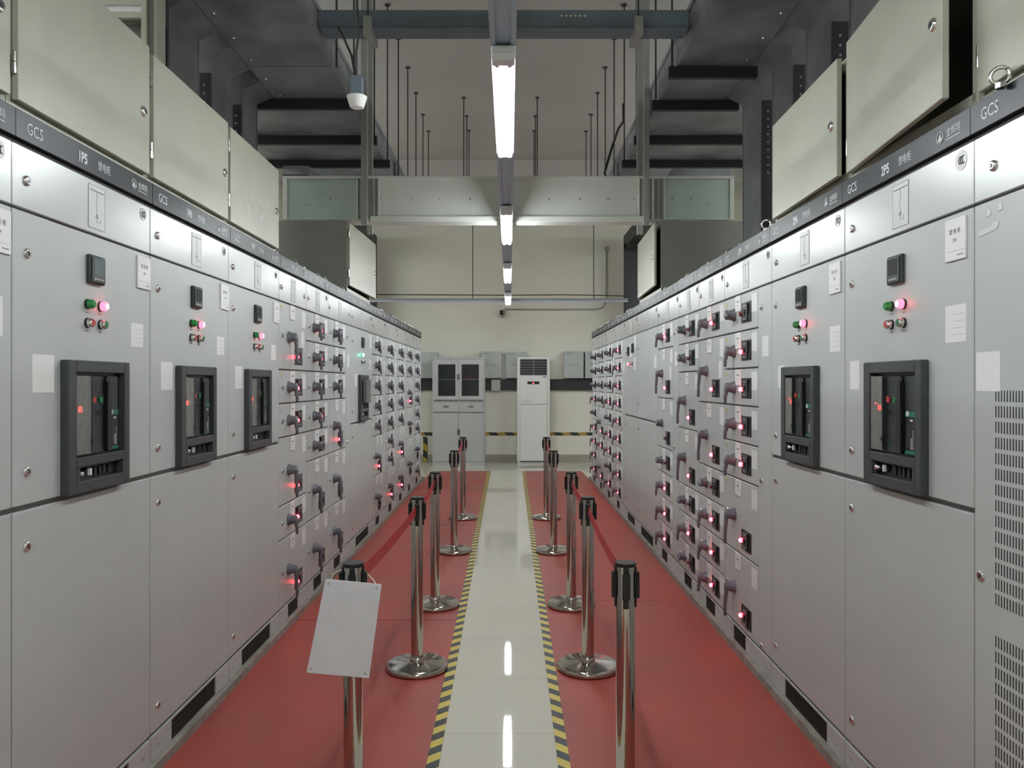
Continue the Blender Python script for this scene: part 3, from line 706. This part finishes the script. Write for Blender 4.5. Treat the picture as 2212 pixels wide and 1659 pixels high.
# posts of galvanised strut beside the bridge
def post(x0, x1, y, z0, z1, label):
    b = MB(); t = .006; d = .05
    b.box(x0, x1, y, y+t, z0, z1, 'post'); b.box(x0, x0+t, y+t, y+d, z0, z1, 'post'); b.box(x1-t, x1, y+t, y+d, z0, z1, 'post')
    b.box(x0+t, x0+.018, y+d-t, y+d, z0, z1, 'post'); b.box(x1-.018, x1-t, y+d-t, y+d, z0, z1, 'post')
    tag(b.build('hanging_post'), label, 'steel post', 'galvanised hanging posts')
post(-1.226, -1.176, 6.36, 2.78, ZC, 'galvanised post in front of the left end of the bridge')
post(1.108, 1.152, 6.36, 2.78, ZC, 'galvanised post in front of the right end of the bridge')
post(-1.226, -1.182, 6.64, 2.75, ZC, 'galvanised post behind the left end of the bridge')
post(1.10, 1.147, 6.64, 2.75, ZC, 'galvanised post behind the right end of the bridge')

# ------------------------------------------------------------------ overhead ducts
def duct(side, label):
    s = side; zi = 3.67
    xi, xo = (1.24, 1.82) if s < 0 else (1.166, 1.675)
    root = empty('cable_duct', (s*(xi+xo)/2, 5, zi), 0, label, 'cable duct', 'overhead cable ducts')
    inv = -Vector(root.location)
    def bb(b, a0, a1, y0, y1, z0, z1, m): b.box(s*a0+inv.x, s*a1+inv.x, y0+inv.y, y1+inv.y, z0+inv.z, z1+inv.z, m)
    b = MB()
    bb(b, xi, xo, -1.5, 5.36, zi, zi+.22, 'tray'); bb(b, xi, xo, 5.37, 5.99, zi, zi+.22, 'tray')
    b.build('duct_body', root)
    b = MB(); bb(b, xi, 2.6, 6.0, 6.86, zi-.002, zi+.22, 'tray'); bb(b, xi, 2.6, 6.87, 7.6, zi-.004, zi+.22, 'tray'); b.build('wide_section', root)
    b = MB(); bb(b, xi+.02, xo, 7.61, 10.7, zi, zi+.22, 'tray'); bb(b, xi, 2.4, 8.4, 9.0, zi-.003, zi+.2, 'tray'); b.build('far_section', root)
    # raised edge of the cover and its rivets
    b = MB(); bb(b, xi-.012, xi, -1.5, 5.96, zi+.20, zi+.235, 'tray'); bb(b, xi-.012, xi, 5.97, 10.7, zi+.20, zi+.235, 'tray'); b.build('cover_edge', root)
    b = MB()
    for y in [3.6+.33*i for i in range(8)]: b.rev([(.010, 0), (.006, .008)], (s*(xo-.06)+inv.x, y+inv.y, zi+inv.z), (0, 0, -1), 'chrome', 8)
    b.build('rivet', root)
    return root
duct(-1, 'dark galvanised cable duct hanging along the left side')
duct(1, 'dark galvanised cable duct hanging along the right side')
def support(side, Y, label, x1=None):
    xi, xo = (1.24, 1.84) if side < 0 else (1.166, 1.70)
    if x1: xo = x1
    b = MB(); b.box(side*(xi-.06), side*xo, Y-.02, Y+.022, 3.590, 3.6655, 'traydk')
    tag(b.build('support_channel'), label, 'support channel', 'dark channels under the cable ducts')
for Y, xo, lb in ((5.99, 2.35, 'dark channel under the left duct, the nearest of the three'), (6.87, 2.4, 'dark channel under the left duct, between two others'), (7.61, 2.4, 'dark channel under the left duct, the farthest of the three')):
    support(-1, Y, lb, xo)
for Y, xo, lb in ((5.37, 1.72, 'dark channel under the right duct, the nearest of the four'), (6.01, 1.78, 'dark channel under the right duct, second nearest'), (6.87, 2.3, 'dark channel under the right duct, second farthest'), (7.61, 2.3, 'dark channel under the right duct, the farthest of the four')):
    support(1, Y, lb, xo)
def riser(side, y0, y1, label, xa=None, dep=.26, bolts=True, under=False):
    xo = 1.82 if side < 0 else 1.675; xv = xo + .13 if xa is None else xa; z1 = 3.625
    b = MB(); s = side
    pts = [(s*xv, Z_S1+.003), (s*xv, z1-.01), (s*(xo+.005), 3.672), (s*(xo+.005), 3.86), (s*(xv+dep), 3.86), (s*(xv+dep), Z_S1+.003)]
    if under: pts = [(s*xv, Z_S1+.003), (s*xv, 3.585), (s*(xv+dep), 3.585), (s*(xv+dep), Z_S1+.003)]
    b.prism(pts, y0, y1, 'riser')
    # turned lip along the near corner
    b.box(s*(xv-.004), s*xv, y1-.012, y1, Z_S1+.1, z1-.02, 'riser')
    o = b.build('cable_riser'); tag(o, label, 'cable riser', 'dark riser ducts rising from the cabinets')
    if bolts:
        pt = MB().box(s*(xv+.012), s*(xv+dep), y0-.006, y0-.0002, Z_S1+.1, 3.50, 'traydk').build('shaded_joint_plate', o)  # dark plate under the bolts puts shade into the riser's near face
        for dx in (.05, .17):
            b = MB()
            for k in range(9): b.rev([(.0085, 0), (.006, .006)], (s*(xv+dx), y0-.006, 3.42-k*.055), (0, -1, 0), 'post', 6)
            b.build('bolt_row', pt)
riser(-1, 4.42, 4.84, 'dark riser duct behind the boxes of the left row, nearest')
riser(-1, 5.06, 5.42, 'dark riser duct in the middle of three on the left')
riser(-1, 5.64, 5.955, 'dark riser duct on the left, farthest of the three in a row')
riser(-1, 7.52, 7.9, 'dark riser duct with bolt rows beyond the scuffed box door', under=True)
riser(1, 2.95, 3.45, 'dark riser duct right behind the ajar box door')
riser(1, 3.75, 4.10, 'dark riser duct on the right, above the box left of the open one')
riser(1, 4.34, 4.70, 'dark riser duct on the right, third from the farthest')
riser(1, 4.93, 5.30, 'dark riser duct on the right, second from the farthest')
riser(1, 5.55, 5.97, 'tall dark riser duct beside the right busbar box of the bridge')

# pale housing behind the left boxes
b = MB(); y0, y1 = 4.26, 4.395; xa, xb = -1.955, -2.55
xa = -1.96
b.box(xb, xa, y0+.10, y1, Z_S1+.003, 4.3, 'beige'); b.box(xa-.012, xa, y0+.02, y0+.10, Z_S1+.003, 4.3, 'beige')
b.box(xa-.075, xa-.048, y0, y0+.03, 2.3, 4.3, 'beige'); b.box(xa-.048, xa-.012, y0+.02, y0+.09, 2.3, 4.3, 'frame')
b.box(xb, xa-.075, y0, y0+.03, 3.486, 3.519, 'beige'); b.box(xb, xa-.075, y0+.01, y0+.03, 3.519, 3.556, 'fixture'); b.box(xb, xa-.075, y0, y0+.03, 3.556, 4.3, 'beige')
b.box(xb, xb+.06, y0, y0+.03, 2.3, 3.486, 'beige'); b.box(xb+.06, xa-.075, y0+.09, y0+.0995, 2.3, 3.486, 'frame')
tag(b.build('riser_housing'), 'pale green metal frame housing behind the left boxes near the top edge', 'metal housing')

# ------------------------------------------------------------------ ceiling rods, beams
def rod(X, Y, z0, label, z1=ZC-.0005):
    b = MB().cyl((0, 0, z0-z1), (0, 0, 0), .0075, 'rod', 8).cyl((0, 0, -.012), (0, 0, 0), .028, 'rod', 10)
    o = b.build('threaded_rod', None, (X, Y, z1)); tag(o, label, 'threaded rod', 'threaded rods hanging from the ceiling')
side_n = {-1: 'left', 1: 'right'}
for s in (-1, 1):
    xr = 1.205 if s < 0 else 1.13
    for i, Y in enumerate((5.37, 5.97, 6.87, 7.61)):
        rod(s*xr, Y, 3.6662, 'threaded rod holding the %s duct at its %s channel' % (side_n[s], ('foremost', 'second', 'third', 'fourth')[i]))
    for i, Y in enumerate((8.35, 9.12, 9.92, 10.72, 11.43)):
        rod(s*xr, Y, 3.672 if Y < 10.7 else 3.92, 'threaded rod to the far %s duct, %s from the front' % (side_n[s], ('first', 'second', 'third', 'fourth', 'fifth')[i]))
for X, nm in ((-.6, 'left'), (.36, 'right')):
    for Y, q in ((10.08, 'near'), (10.78, 'middle'), (11.4, 'far')):
        rod(X, Y, 3.82, 'threaded rod hanging free %s of the light row, the %s of three' % (nm, q))
for Y, nm in ((10.08, 'near'), (10.78, 'middle'), (11.4, 'far')):
    b = MB().box(-.65, .41, Y-.02, Y+.02, 3.80, 3.84, 'traydk'); tag(b.build('cross_channel'), 'dark cross channel behind the bridge, %s of three' % nm, 'support channel', 'cross channels behind the bridge')

# blue-grey beam crossing above
b = MB(); Y = 4.95
b.box(-1.222, 1.148, Y, Y+.010, 3.760, 3.862, 'beam'); b.box(-1.222, 1.148, Y+.010, Y+.17, 3.752, 3.762, 'beam'); b.box(-1.222, 1.148, Y+.16, Y+.17, 3.762, 3.862, 'beam')
o = b.build('ceiling_beam'); tag(o, 'blue-grey steel tray crossing above the aisle at the top of the picture', 'steel beam')
b = MB()
for kx in range(6): b.box(.325+kx*.030, .339+kx*.030, Y-.0008, Y, 3.818, 3.831, 'letter')
b.build('slot_row', o)
for s, X in ((-1, -.905), (1, .822)):
    b = MB(); b.tube([(X, Y-.02, ZC-.01), (X, Y-.02, 3.72)], .006, 'rod', 6); b.box(X-.026, X+.026, Y-.055, Y-.012, 3.68, 3.80, 'post')
    b.box(X-.024, X+.024, Y-.012, Y+.21, 3.705, 3.7515, 'post')
    tag(b.build('beam_hanger'), 'galvanised hanger strap with rod holding the %s half of the blue-grey beam' % side_n[s], 'hanger')

# ------------------------------------------------------------------ light row
TX = -.025
b = MB(); b.box(TX-.05, TX+.05, -2.5, 12.9, 2.802, 2.808, 'trunk'); b.box(TX-.05, TX-.044, -2.5, 12.9, 2.776, 2.802, 'trunk'); b.box(TX+.044, TX+.05, -2.5, 12.9, 2.776, 2.802, 'trunk')
b.box(TX-.044, TX-.03, -2.5, 12.9, 2.776, 2.781, 'trunk'); b.box(TX+.03, TX+.044, -2.5, 12.9, 2.776, 2.781, 'trunk')
b.box(TX-.044, TX+.044, -2.5, 12.9, 2.786, 2.79, 'trunk')
tag(b.build('light_trunking'), 'grey metal trunking carrying the row of lights down the aisle', 'light trunking')
def light(Y, label):
    r = empty('light_fixture', (TX, Y, 2.776), 0, label, 'ceiling light', 'twin tube lights in the row')
    put('lbody', lambda b: (b.bbox(-.048, .048, -.04, 1.30, -.030, -.0005, 'fixture', .004), b.bbox(-.044, .044, -.045, .012, -.062, -.03, 'fixture', .003), b.bbox(-.040, .040, 1.262, 1.290, -.052, -.03, 'tubeend', .003), b.box(-.040, .040, 1.02, 1.25, -.0315, -.0300, 'tubeend')), 'housing', r)
    for x in (-.024, .024):
        put('ltube', lambda b: (b.rev([(.0135, .0), (.0135, 1.235), (.0105, 1.245), (.005, 1.249)], (0, .012, -.047), (0, 1, 0), 'tube', 14), b.cyl((0, .004, -.0475), (0, .030, -.0475), .0142, 'tubeend', 12)), 'fluorescent_tube', r, (x, 0, 0))
for Y, lb in ((-2.2, 'twin tube light behind the viewer, far one'), (.38, 'twin tube light over the viewer'), (3.02, 'bright twin tube light nearest the camera'), (5.72, 'bright twin tube light just under the bridge'), (8.42, 'bright twin tube light, third along the row'), (11.12, 'bright twin tube light farthest along the row')):
    light(Y, lb)
# fill lamps added behind the rows to brighten ceiling and ducts (out of sight behind the cabinets)
for s in (-1, 1):
    for Y, nm in ((.0, 'foremost'), (2.8, 'second'), (5.6, 'middle'), (8.4, 'fourth'), (10.2, 'farthest')):
        r = empty('light_fixture', (s*4.0, Y, 4.1), 0, 'added unseen twin tube fill light over the %s service aisle, %s' % (side_n[s], nm), 'ceiling light')
        put('lbody', None, 'housing', r)
        for x in (-.024, .024): put('ltube2', lambda b: b.cyl((0, .012, -.047), (0, 1.245, -.047), .0135, 'fill_tube', 14), 'fluorescent_tube', r, (x, 0, 0))
        b = MB()
        for yy in (.2, 1.05): b.cyl((0, yy, -.0005), (0, yy, ZC-4.1-.0005), .004, 'rod', 6)
        b.build('hanger_rod', r)

# strut below the far end of the light row, with its cable
b = MB(); b.box(-2.42, 1.98, 12.93, 12.975, 2.845, 2.885, 'strutgrey'); b.box(-2.42, 1.98, 12.93, 12.98, 2.828, 2.845, 'trunk')
for k in range(9): b.box(-.42+k*.035, -.41+k*.035, 12.929, 12.93, 2.855, 2.862, 'letter'); b.box(.18+k*.035, .19+k*.035, 12.929, 12.93, 2.855, 2.862, 'letter')
tag(b.build('wall_strut'), 'long thin grey strut crossing before the far wall', 'steel strut')
b = MB(); b.tube([(-2.4, 12.95, 2.952), (-1.0, 12.95, 2.945), (0, 12.95, 2.94), (.9, 12.95, 2.947), (1.4, 12.95, 2.94), (2.0, 12.95, 2.925)], .008, 'cable', 6)
tag(b.build('cable'), 'black cable running just above the long thin strut', 'cable')
for X, nm in ((-.62, 'left'), (1.41, 'right')):
    rod(X, 12.95, 2.885, 'long rod holding the strut before the far wall, %s one' % nm)

# ------------------------------------------------------------------ smoke detector on its pipe
p = at(771, 222, 3.9)
r = empty('smoke_detector', p, 0, 'white cone-shaped smoke detector hanging from a thin pipe', 'smoke detector')
MB().rev([(.052, .030), (.050, .024), (.036, -.022), (.030, -.026)], (0, 0, 0), (0, 0, 1), 'detector', 24).build('sensor_head', r)
MB().box(-.028, .028, -.028, .028, .031, .13, 'beam').build('junction_box', r)
MB().tube([(0, 0, .13), (-.004, 0, .25), (.008, 0, .34), (0, 0, .5), (0, 0, ZC-p.z)], .007, 'rod', 8).build('drop_pipe', r)

b = MB(); b.tube([(1.119, 7.60, 4.22), at(1347, 262, 7.62), at(1336, 278, 7.7), at(1322, 318, 7.7), at(1312, 352, 7.7), at(1306, 375, 7.6), (.93, 7.1, 3.30), (.92, 6.62, 3.212), (.92, 6.5, 3.211)], .012, 'cable', 6)
tag(b.build('cable'), 'black cable curving down beside the right duct', 'cable')
b = MB(); b.tube([(-1.10, 4.95, 3.752), (-1.0, 4.6, 3.55), (-.86, 4.2, 3.25), (-.785, 3.92, 3.035)], .007, 'cable', 6)
tag(b.build('cable'), 'thin dark cable slanting toward the smoke detector', 'cable')

# ------------------------------------------------------------------ far wall
def wall_box(x0, x1, z0, z1, label, d=.16, logo=True):
    r = empty('wall_box', ((x0+x1)/2, YF-d-.0005, (z0+z1)/2), 0, label, 'electrical box', 'grey metal boxes on the far wall')
    w, hh = (x1-x0)/2, (z1-z0)/2
    MB().bbox(-w, w, .012, d, -hh, hh, 'wbox', .004).build('body', r)
    dr = MB().bbox(-w+.004, w-.004, 0, .011, -hh+.004, hh-.004, 'wbox', .003).build('door', r)
    b = MB()
    for k in (-1, 0, 1): b.rev([(.009, 0), (.009, .004)], (k*.065, 0, -.0), (0, -1, 0), 'black', 8)
    b.build('lock', dr)
    b = MB(); b.prism([(-w+.05, hh-.045), (-w+.07, hh-.03), (-w+.06, hh-.055)], -.001, 0, 'ink'); b.box(-w+.075, -w+.14, -.001, 0, hh-.044, hh-.036, 'ink'); b.box(-w+.1, w-.06, -.001, 0, -hh+.045, -hh+.048, 'inkg')
    b.build('lettering', dr)
for x0, x1, y0, y1, lb in ((871, 945, 760, 817, 'grey wall box partly behind the filing cabinet'), (1039, 1083, 759, 817, 'grey wall box just right of the filing cabinet'), (1093, 1138, 760, 817, 'grey wall box partly behind the air conditioner'),
                       (1218, 1261, 759, 817, 'grey wall box right of the air conditioner, in full view'), (1264, 1308, 759, 817, 'grey wall box partly behind the end of the right row')):
    a, c = at(x0, y1, 14.14), at(x1, y0, 14.14); wall_box(a.x, c.x, a.z, c.z, lb)
a, c = at(800, 843, 14.25), at(1400, 819, 14.25)
tag(MB().box(a.x, c.x, 14.24, YF-.0005, a.z, c.z, 'band').build('cable_trunking'), 'black cable trunking band along the far wall', 'cable trunking')
a, c = at(1061.5, 844, 14.2), at(1081, 820, 14.2)
tag(MB().bbox(a.x, c.x, 14.19, 14.2395, a.z, c.z, 'wbox', .003).build('switch_box'), 'small grey box on the black trunking band', 'electrical box')
a, c = at(895, 941, 14.29), at(1400, 934, 14.29)
o = MB().box(a.x, c.x, YF-.003, YF-.0005, a.z, c.z, 'tapeW').build('hazard_tape'); tag(o, 'yellow and black hazard tape across the lower far wall', 'tape')
a, c = at(914, 998, 14.28), at(923, 936, 14.28)
o = MB().box(a.x, c.x, YF-.019, YF-.0125, .01, c.z-.06, 'tapeV').build('hazard_tape'); tag(o, 'short upright yellow and black tape left of the filing cabinet', 'tape')
# conduit, camera, columns
b = MB(); b.tube([at(1090, 668, 14.28), at(1200, 669, 14.28), at(1288, 668, 14.28), at(1302, 664, 14.28), at(1309, 652, 14.28), at(1310, 640, 14.28), at(1310, 538, 14.28)], .014, 'pvc', 8)
b.rev([(.05, 0), (.05, .03)], (at(1311, 537, 14.28).x, YF-.0005, at(1311, 537, 14.28).z), (0, -1, 0), 'pvc', 12)
tag(b.build('conduit'), 'grey conduit bending up the far wall', 'conduit')
p = at(1085, 675, 14.2)
r = empty('emergency_light', (p.x, YF-.0005, p.z), 0, 'small black device on the far wall at the end of the conduit', 'wall device')
MB().bbox(-.045, .045, -.08, 0, -.035, .045, 'black', .006).build('housing', r); MB().bbox(-.03, .03, -.05, 0, -.085, -.036, 'pvc', .004).build('bracket', r); MB().box(.02, .032, -.082, -.08, -.02, .035, 'white').build('lens', r)
for s, x0, x1, nm in ((1, 2.06, 2.34, 'right'), (-1, -2.85, -2.40, 'left')):
    b = MB(); b.box(x0, x1, 13.65, 13.95, .001, 3.95, 'band'); b.prism([(13.95, 3.95), (13.95, 4.12), (12.6, 4.12), (12.6, 3.9), (13.5, 3.9), (13.65, 3.8)], x0, x1, 'band', 'yz')
    tag(b.build('cable_column'), 'black cable column before the far wall, behind the %s box of the bridge' % nm, 'cable column')

# filing cabinet
fx0, fx1, fy = -1.379, -.446, 13.77; fw = fx1-fx0; fh = 1.925
r = empty('filing_cabinet', (fx0, fy, 0), 0, 'tall grey steel filing cabinet with two glass doors above', 'filing cabinet')
b = MB(); D = .42
b.box(0, .02, .02, D, .0, fh, 'file'); b.box(fw-.02, fw, .02, D, 0, fh, 'file'); b.box(.02, fw-.02, D-.01, D, 0, fh, 'filein'); b.box(.02, fw-.02, .02, D-.01, fh-.02, fh, 'file'); b.box(.02, fw-.02, .02, D-.01, 0, .07, 'file')
b.box(.02, fw-.02, .022, D-.01, 1.135, 1.155, 'file'); b.box(.02, fw-.02, .03, D-.01, .93, .945, 'file')
b.box(0, fw, 0, .02, 0, .06, 'file'); b.box(0, .022, 0, .02, .06, fh, 'file'); b.box(fw-.022, fw, 0, .02, .06, fh, 'file'); b.box(.022, fw-.022, 0, .02, fh-.03, fh, 'file'); b.box(fw/2-.008, fw/2+.008, .004, .02, .94, fh-.03, 'file')
b.build('body', r)
MB().box(.021, fw-.021, .03, D-.012, 1.525, 1.54, 'fixture').build('shelf', r)
def pull(p, x, z, vert=True, name='handle'):
    b = MB()
    if vert:
        b.tube([(x, 0, z-.045), (x, -.022, z-.04), (x, -.022, z+.04), (x, 0, z+.045)], .005, 'black', 6); b.box(x-.008, x+.008, -.002, 0, z-.055, z+.055, 'chrome')
    else:
        b.tube([(x-.045, 0, z), (x-.04, -.022, z), (x+.04, -.022, z), (x+.045, 0, z)], .005, 'black', 6); b.box(x-.05, x+.05, -.002, 0, z-.008, z+.008, 'chrome')
        b.rev([(.007, 0), (.007, .006)], (x, 0, z+.03), (0, -1, 0), 'black', 8)
    return b.build(name, p)
for k in (0, 1):
    x0 = .024 + k*(fw/2-.022); x1 = x0 + fw/2 - .027
    g0, g1 = (x0+.078, x1-.053) if k == 0 else (x0+.053, x1-.078)
    b = MB(); z0, z1 = 1.165, fh-.035; a0, a1 = 1.235, fh-.125; y0, y1 = -.004, .004
    b.box(x0, g0, y0, y1, z0, z1, 'file'); b.box(g1, x1, y0, y1, z0, z1, 'file'); b.box(g0, g1, y0, y1, z0, a0, 'file'); b.box(g0, g1, y0, y1, a1, z1, 'file')
    d = b.build('glass_door', r); MB().box(g0, g1, 0, .002, a0, a1, 'glass').build('glass_pane', d)
    hh = MB(); hx = (x1-.012) if k == 0 else (x0+.012)
    hh.tube([(hx, -.004, 1.53), (hx, -.026, 1.535), (hx, -.026, 1.615), (hx, -.004, 1.62)], .006, 'black', 6); hh.build('handle', d)
    if k: MB().rev([(.008, 0), (.008, .008)], (x0+.012, -.004, 1.47), (0, -1, 0), 'chrome', 10).build('lock', d)
    d = MB().bbox(x0, x1, -.004, .004, .95, 1.13, 'file', .002).build('drawer', r)
    if True:
        h_ = pull(d, (x0+x1)/2, .0, False); h_.location = (0, -.004, 1.045)
    d = MB().bbox(x0, x1, -.004, .004, .065, .935, 'file', .002).build('lower_door', r)
    h_ = pull(d, hx, 0.0); h_.location = (0, -.004, .59)
# things kept in it
tag(MB().bbox(fx0+.56, fx0+.80, fy+.06, fy+.30, 1.541, 1.575, 'red', .004).build('folder'), 'red folder lying on the shelf behind the right glass door', 'folder')
tag(MB().bbox(fx0+.10, fx0+.34, fy+.10, fy+.34, 1.541, 1.72, 'darkthing', .01).build('storage_case'), 'dark case on the upper shelf behind the left glass door', 'case')
tag(MB().bbox(fx0+.10, fx0+.36, fy+.10, fy+.36, 1.156, 1.40, 'darkthing', .02).build('storage_case'), 'dark case on the lower shelf behind the left glass door', 'case')

# air conditioner
ax0, ax1, ay = .134, .728, 13.92; aw = ax1-ax0; ah = 1.935
r = empty('air_conditioner', (ax0, ay, 0), 0, 'white floor-standing air conditioner against the far wall', 'air conditioner')
b = MB(); b.bbox(0, aw, .02, .31, .03, ah, 'ac', .008); b.box(.01, aw-.01, .03, .30, 0, .03, 'ac'); b.build('body', r)
b = MB(); b.bbox(.055, aw-.055, -.004, .022, .06, 1.075, 'ac', .006); b.build('lower_panel', r)
b = MB(); b.bbox(.055, aw-.055, -.004, .022, 1.083, 1.60, 'ac', .006); b.build('upper_panel', r)
b = MB(); b.box(.055, aw-.055, .012, .019, 1.61, 1.90, 'black')
for k in range(7): b.box(.055, aw-.055, -.002, .012, 1.612+k*.0465, 1.617+k*.0465, 'wbox')
b.box(aw/2-.003, aw/2+.003, -.003, .012, 1.615, 1.895, 'wbox'); b.build('louvre', r)
b = MB(); b.box(.185, .40, -.006, -.004, 1.445, 1.495, 'black'); b.prism([(.275, 1.455), (.31, 1.455), (.2925, 1.485)], -.0068, -.006, 'digit'); b.box(.255, .29, -.0046, -.004, 1.53, 1.535, 'inkg'); b.build('display', r)
b = MB(); b.box(.455, .525, -.0048, -.004, 1.475, 1.575, 'white'); b.box(.455, .525, -.0054, -.0048, 1.565, 1.58, mat('energy_label_blue', (.08, .12, .4), .4)); b.build('energy_label', r)
b = MB(); b.tube([(.09, -.006, 1.13), (.12, -.006, 1.14), (.15, -.006, 1.128), (.19, -.006, 1.14), (.235, -.006, 1.13)], .003, 'ink', 4); b.tube([(.17, -.006, 1.152), (.19, -.006, 1.165), (.21, -.006, 1.155)], .002, 'ink', 4); b.build('emblem', r)
MB().box(.055, aw-.055, -.001, .02, .045, .056, 'black').build('foot_gap', r)

# ------------------------------------------------------------------ stanchions
PT = .88
def f_base(b): b.rev([(.150, .0), (.158, .004), (.160, .012), (.158, .022), (.153, .028), (.147, .031)], (0, 0, 0), (0, 0, 1), 'steel', 64, cap=False); b.rev([(.147, .031), (.10, .0355), (.04, .041), (.031, .042)], (0, 0, 0), (0, 0, 1), 'steel', 64, cap=False); b.rev([(.036, .041), (.036, .060), (.031, .062)], (0, 0, 0), (0, 0, 1), 'steel', 40, cap=False)
def f_ring(b): b.rev([(.162, .0055), (.1625, .010)], (0, 0, 0), (0, 0, 1), 'black', 40)
def f_pole(b): b.rev([(.031, .055), (.031, .868)], (0, 0, 0), (0, 0, 1), 'steel', 32)
def f_cap(b):
    b.rev([(.0340, .868), (.0350, .870), (.0350, .877), (.0335, .8795)], (0, 0, 0), (0, 0, 1), 'black', 32); b.rev([(.0325, .8795), (.0, .8803)], (0, 0, 0), (0, 0, 1), 'meter', 32, cap=False)
def f_cassette(b):
    b.bbox(-.009, .009, -.036, -.029, .735, .868, 'black', .002); b.bbox(-.0125, .0125, -.045, -.034, .765, .850, 'black', .003)
def stanchion(X, Y, rz, label):
    r = empty('barrier_post', (X, Y, .0052), rz, label, 'barrier post', 'chrome barrier posts along the walkway')
    put('sbase', f_base, 'base', r); put('spole', f_pole, 'pole', r); put('scap', f_cap, 'cap', r)
    for a in range(4): put('scas', f_cassette, 'belt_clip', r, rot=(0, 0, R(90*a)))
    return r
SL = [(-.510, 2.515), (-.475, 3.96), (-.49, 5.07), (-.4816, 6.69), (-.505, 8.33)]
SR = [(.378, 2.52), (.401, 3.96), (.4045, 5.07), (.381, 6.69), (.395, 8.33)]
LBL = ['chrome barrier post with the white sign hung on it, nearest on the left', 'chrome barrier post behind the sign post, second nearest on the left', 'middle chrome barrier post of the five on the left', 'chrome barrier post on the left, second farthest', 'farthest chrome barrier post on the left, before the filing cabinet']
LBR = ['chrome barrier post nearest the camera on the right', 'second nearest chrome barrier post on the right', 'middle chrome barrier post of the five on the right', 'chrome barrier post on the right, second farthest', 'farthest chrome barrier post on the right, before the air conditioner']
for (X, Y), lb in zip(SL, LBL): stanchion(X, Y, R(6), lb)
for (X, Y), lb in zip(SR, LBR): stanchion(X, Y, R(-5), lb)
def belt(A, B, label, sag=.015):
    n = 14; zt, hb = .845, .048
    A = Vector((A[0], A[1], 0)); B = Vector((B[0], B[1], 0)); d = (B-A).normalized(); A = A + d*.047; B = B - d*.047; s = Vector((d.y, -d.x, 0))*.0007
    vs, fs = [], []
    for i in range(n+1):
        t = i/n; p = A.lerp(B, t); z = zt - 4*sag*t*(1-t)
        for q in (-1, 1):
            for zz in (z, z-hb): vs.append((p.x+s.x*q, p.y+s.y*q, zz))
    for i in range(n):
        k = 4*i; fs += [(k, k+1, k+5, k+4), (k+2, k+6, k+7, k+3), (k, k+4, k+6, k+2), (k+1, k+3, k+7, k+5)]
    fs += [(0, 2, 3, 1), (4*n, 4*n+1, 4*n+3, 4*n+2)]
    tag(MB().add(vs, fs, 'belt').build('barrier_belt'), label, 'barrier belt', 'red barrier belts')
belt(SL[0], SL[1], 'red belt from the sign post to the next post on the left')
belt(SL[1], SL[2], 'short red belt to the middle post on the left')
belt(SL[3], SL[4], 'red belt between the two farthest posts on the left')
belt(SR[0], SR[1], 'long red belt between the two nearest posts on the right')
belt(SR[1], SR[2], 'red belt to the middle post on the right')
belt(SR[3], SR[4], 'red belt between the two farthest posts on the right')

# white sign hung from the nearest left post
c = [at(703, 1251, 2.425), at(824, 1263, 2.405), at(797, 1465, 2.46), at(662, 1453, 2.48)]
n = (c[1]-c[0]).cross(c[3]-c[0]).normalized()
if n.y > 0: n = -n
org = (c[0]+c[1]+c[2]+c[3])/4
sr = empty('sign_board', org, 0, 'blank white sign board hanging askew from the nearest left post', 'sign')
b = MB(); f4 = [p-org for p in c]; k4 = [p-org-n*.003 for p in c]
b.add(f4+k4, [(0, 1, 2, 3), (7, 6, 5, 4), (0, 4, 5, 1), (1, 5, 6, 2), (2, 6, 7, 3), (3, 7, 4, 0)], 'board'); b.build('board', sr)
def inside(u, v): return (c[0].lerp(c[1], u)).lerp(c[3].lerp(c[2], u), v) - org
for u, v in ((.07, .045), (.93, .045), (.93, .955), (.06, .955)):
    MB().rev([(.0028, 0), (.0028, .0008)], (0, 0, 0), n, 'inkg', 10).build('eyelet', sr, inside(u, v))
hp = Vector((SL[0][0], SL[0][1], 0)) - org
b = MB()
pl = inside(.08, .045) + n*.002; pr_ = inside(.93, .045) + n*.002
b.tube([pl, pl + Vector((.012, .01, .028)), Vector((-.075, 0, .842)) + hp, Vector((-.050, .0, .856)) + hp, Vector((-.038, .01, .858)) + hp], .0022, 'string', 6)
b.tube([pr_, pr_ + Vector((-.010, .015, .02)), Vector((.048, .0, .846)) + hp, Vector((.040, .01, .852)) + hp], .0022, 'string', 6)
b.build('cord', sr)
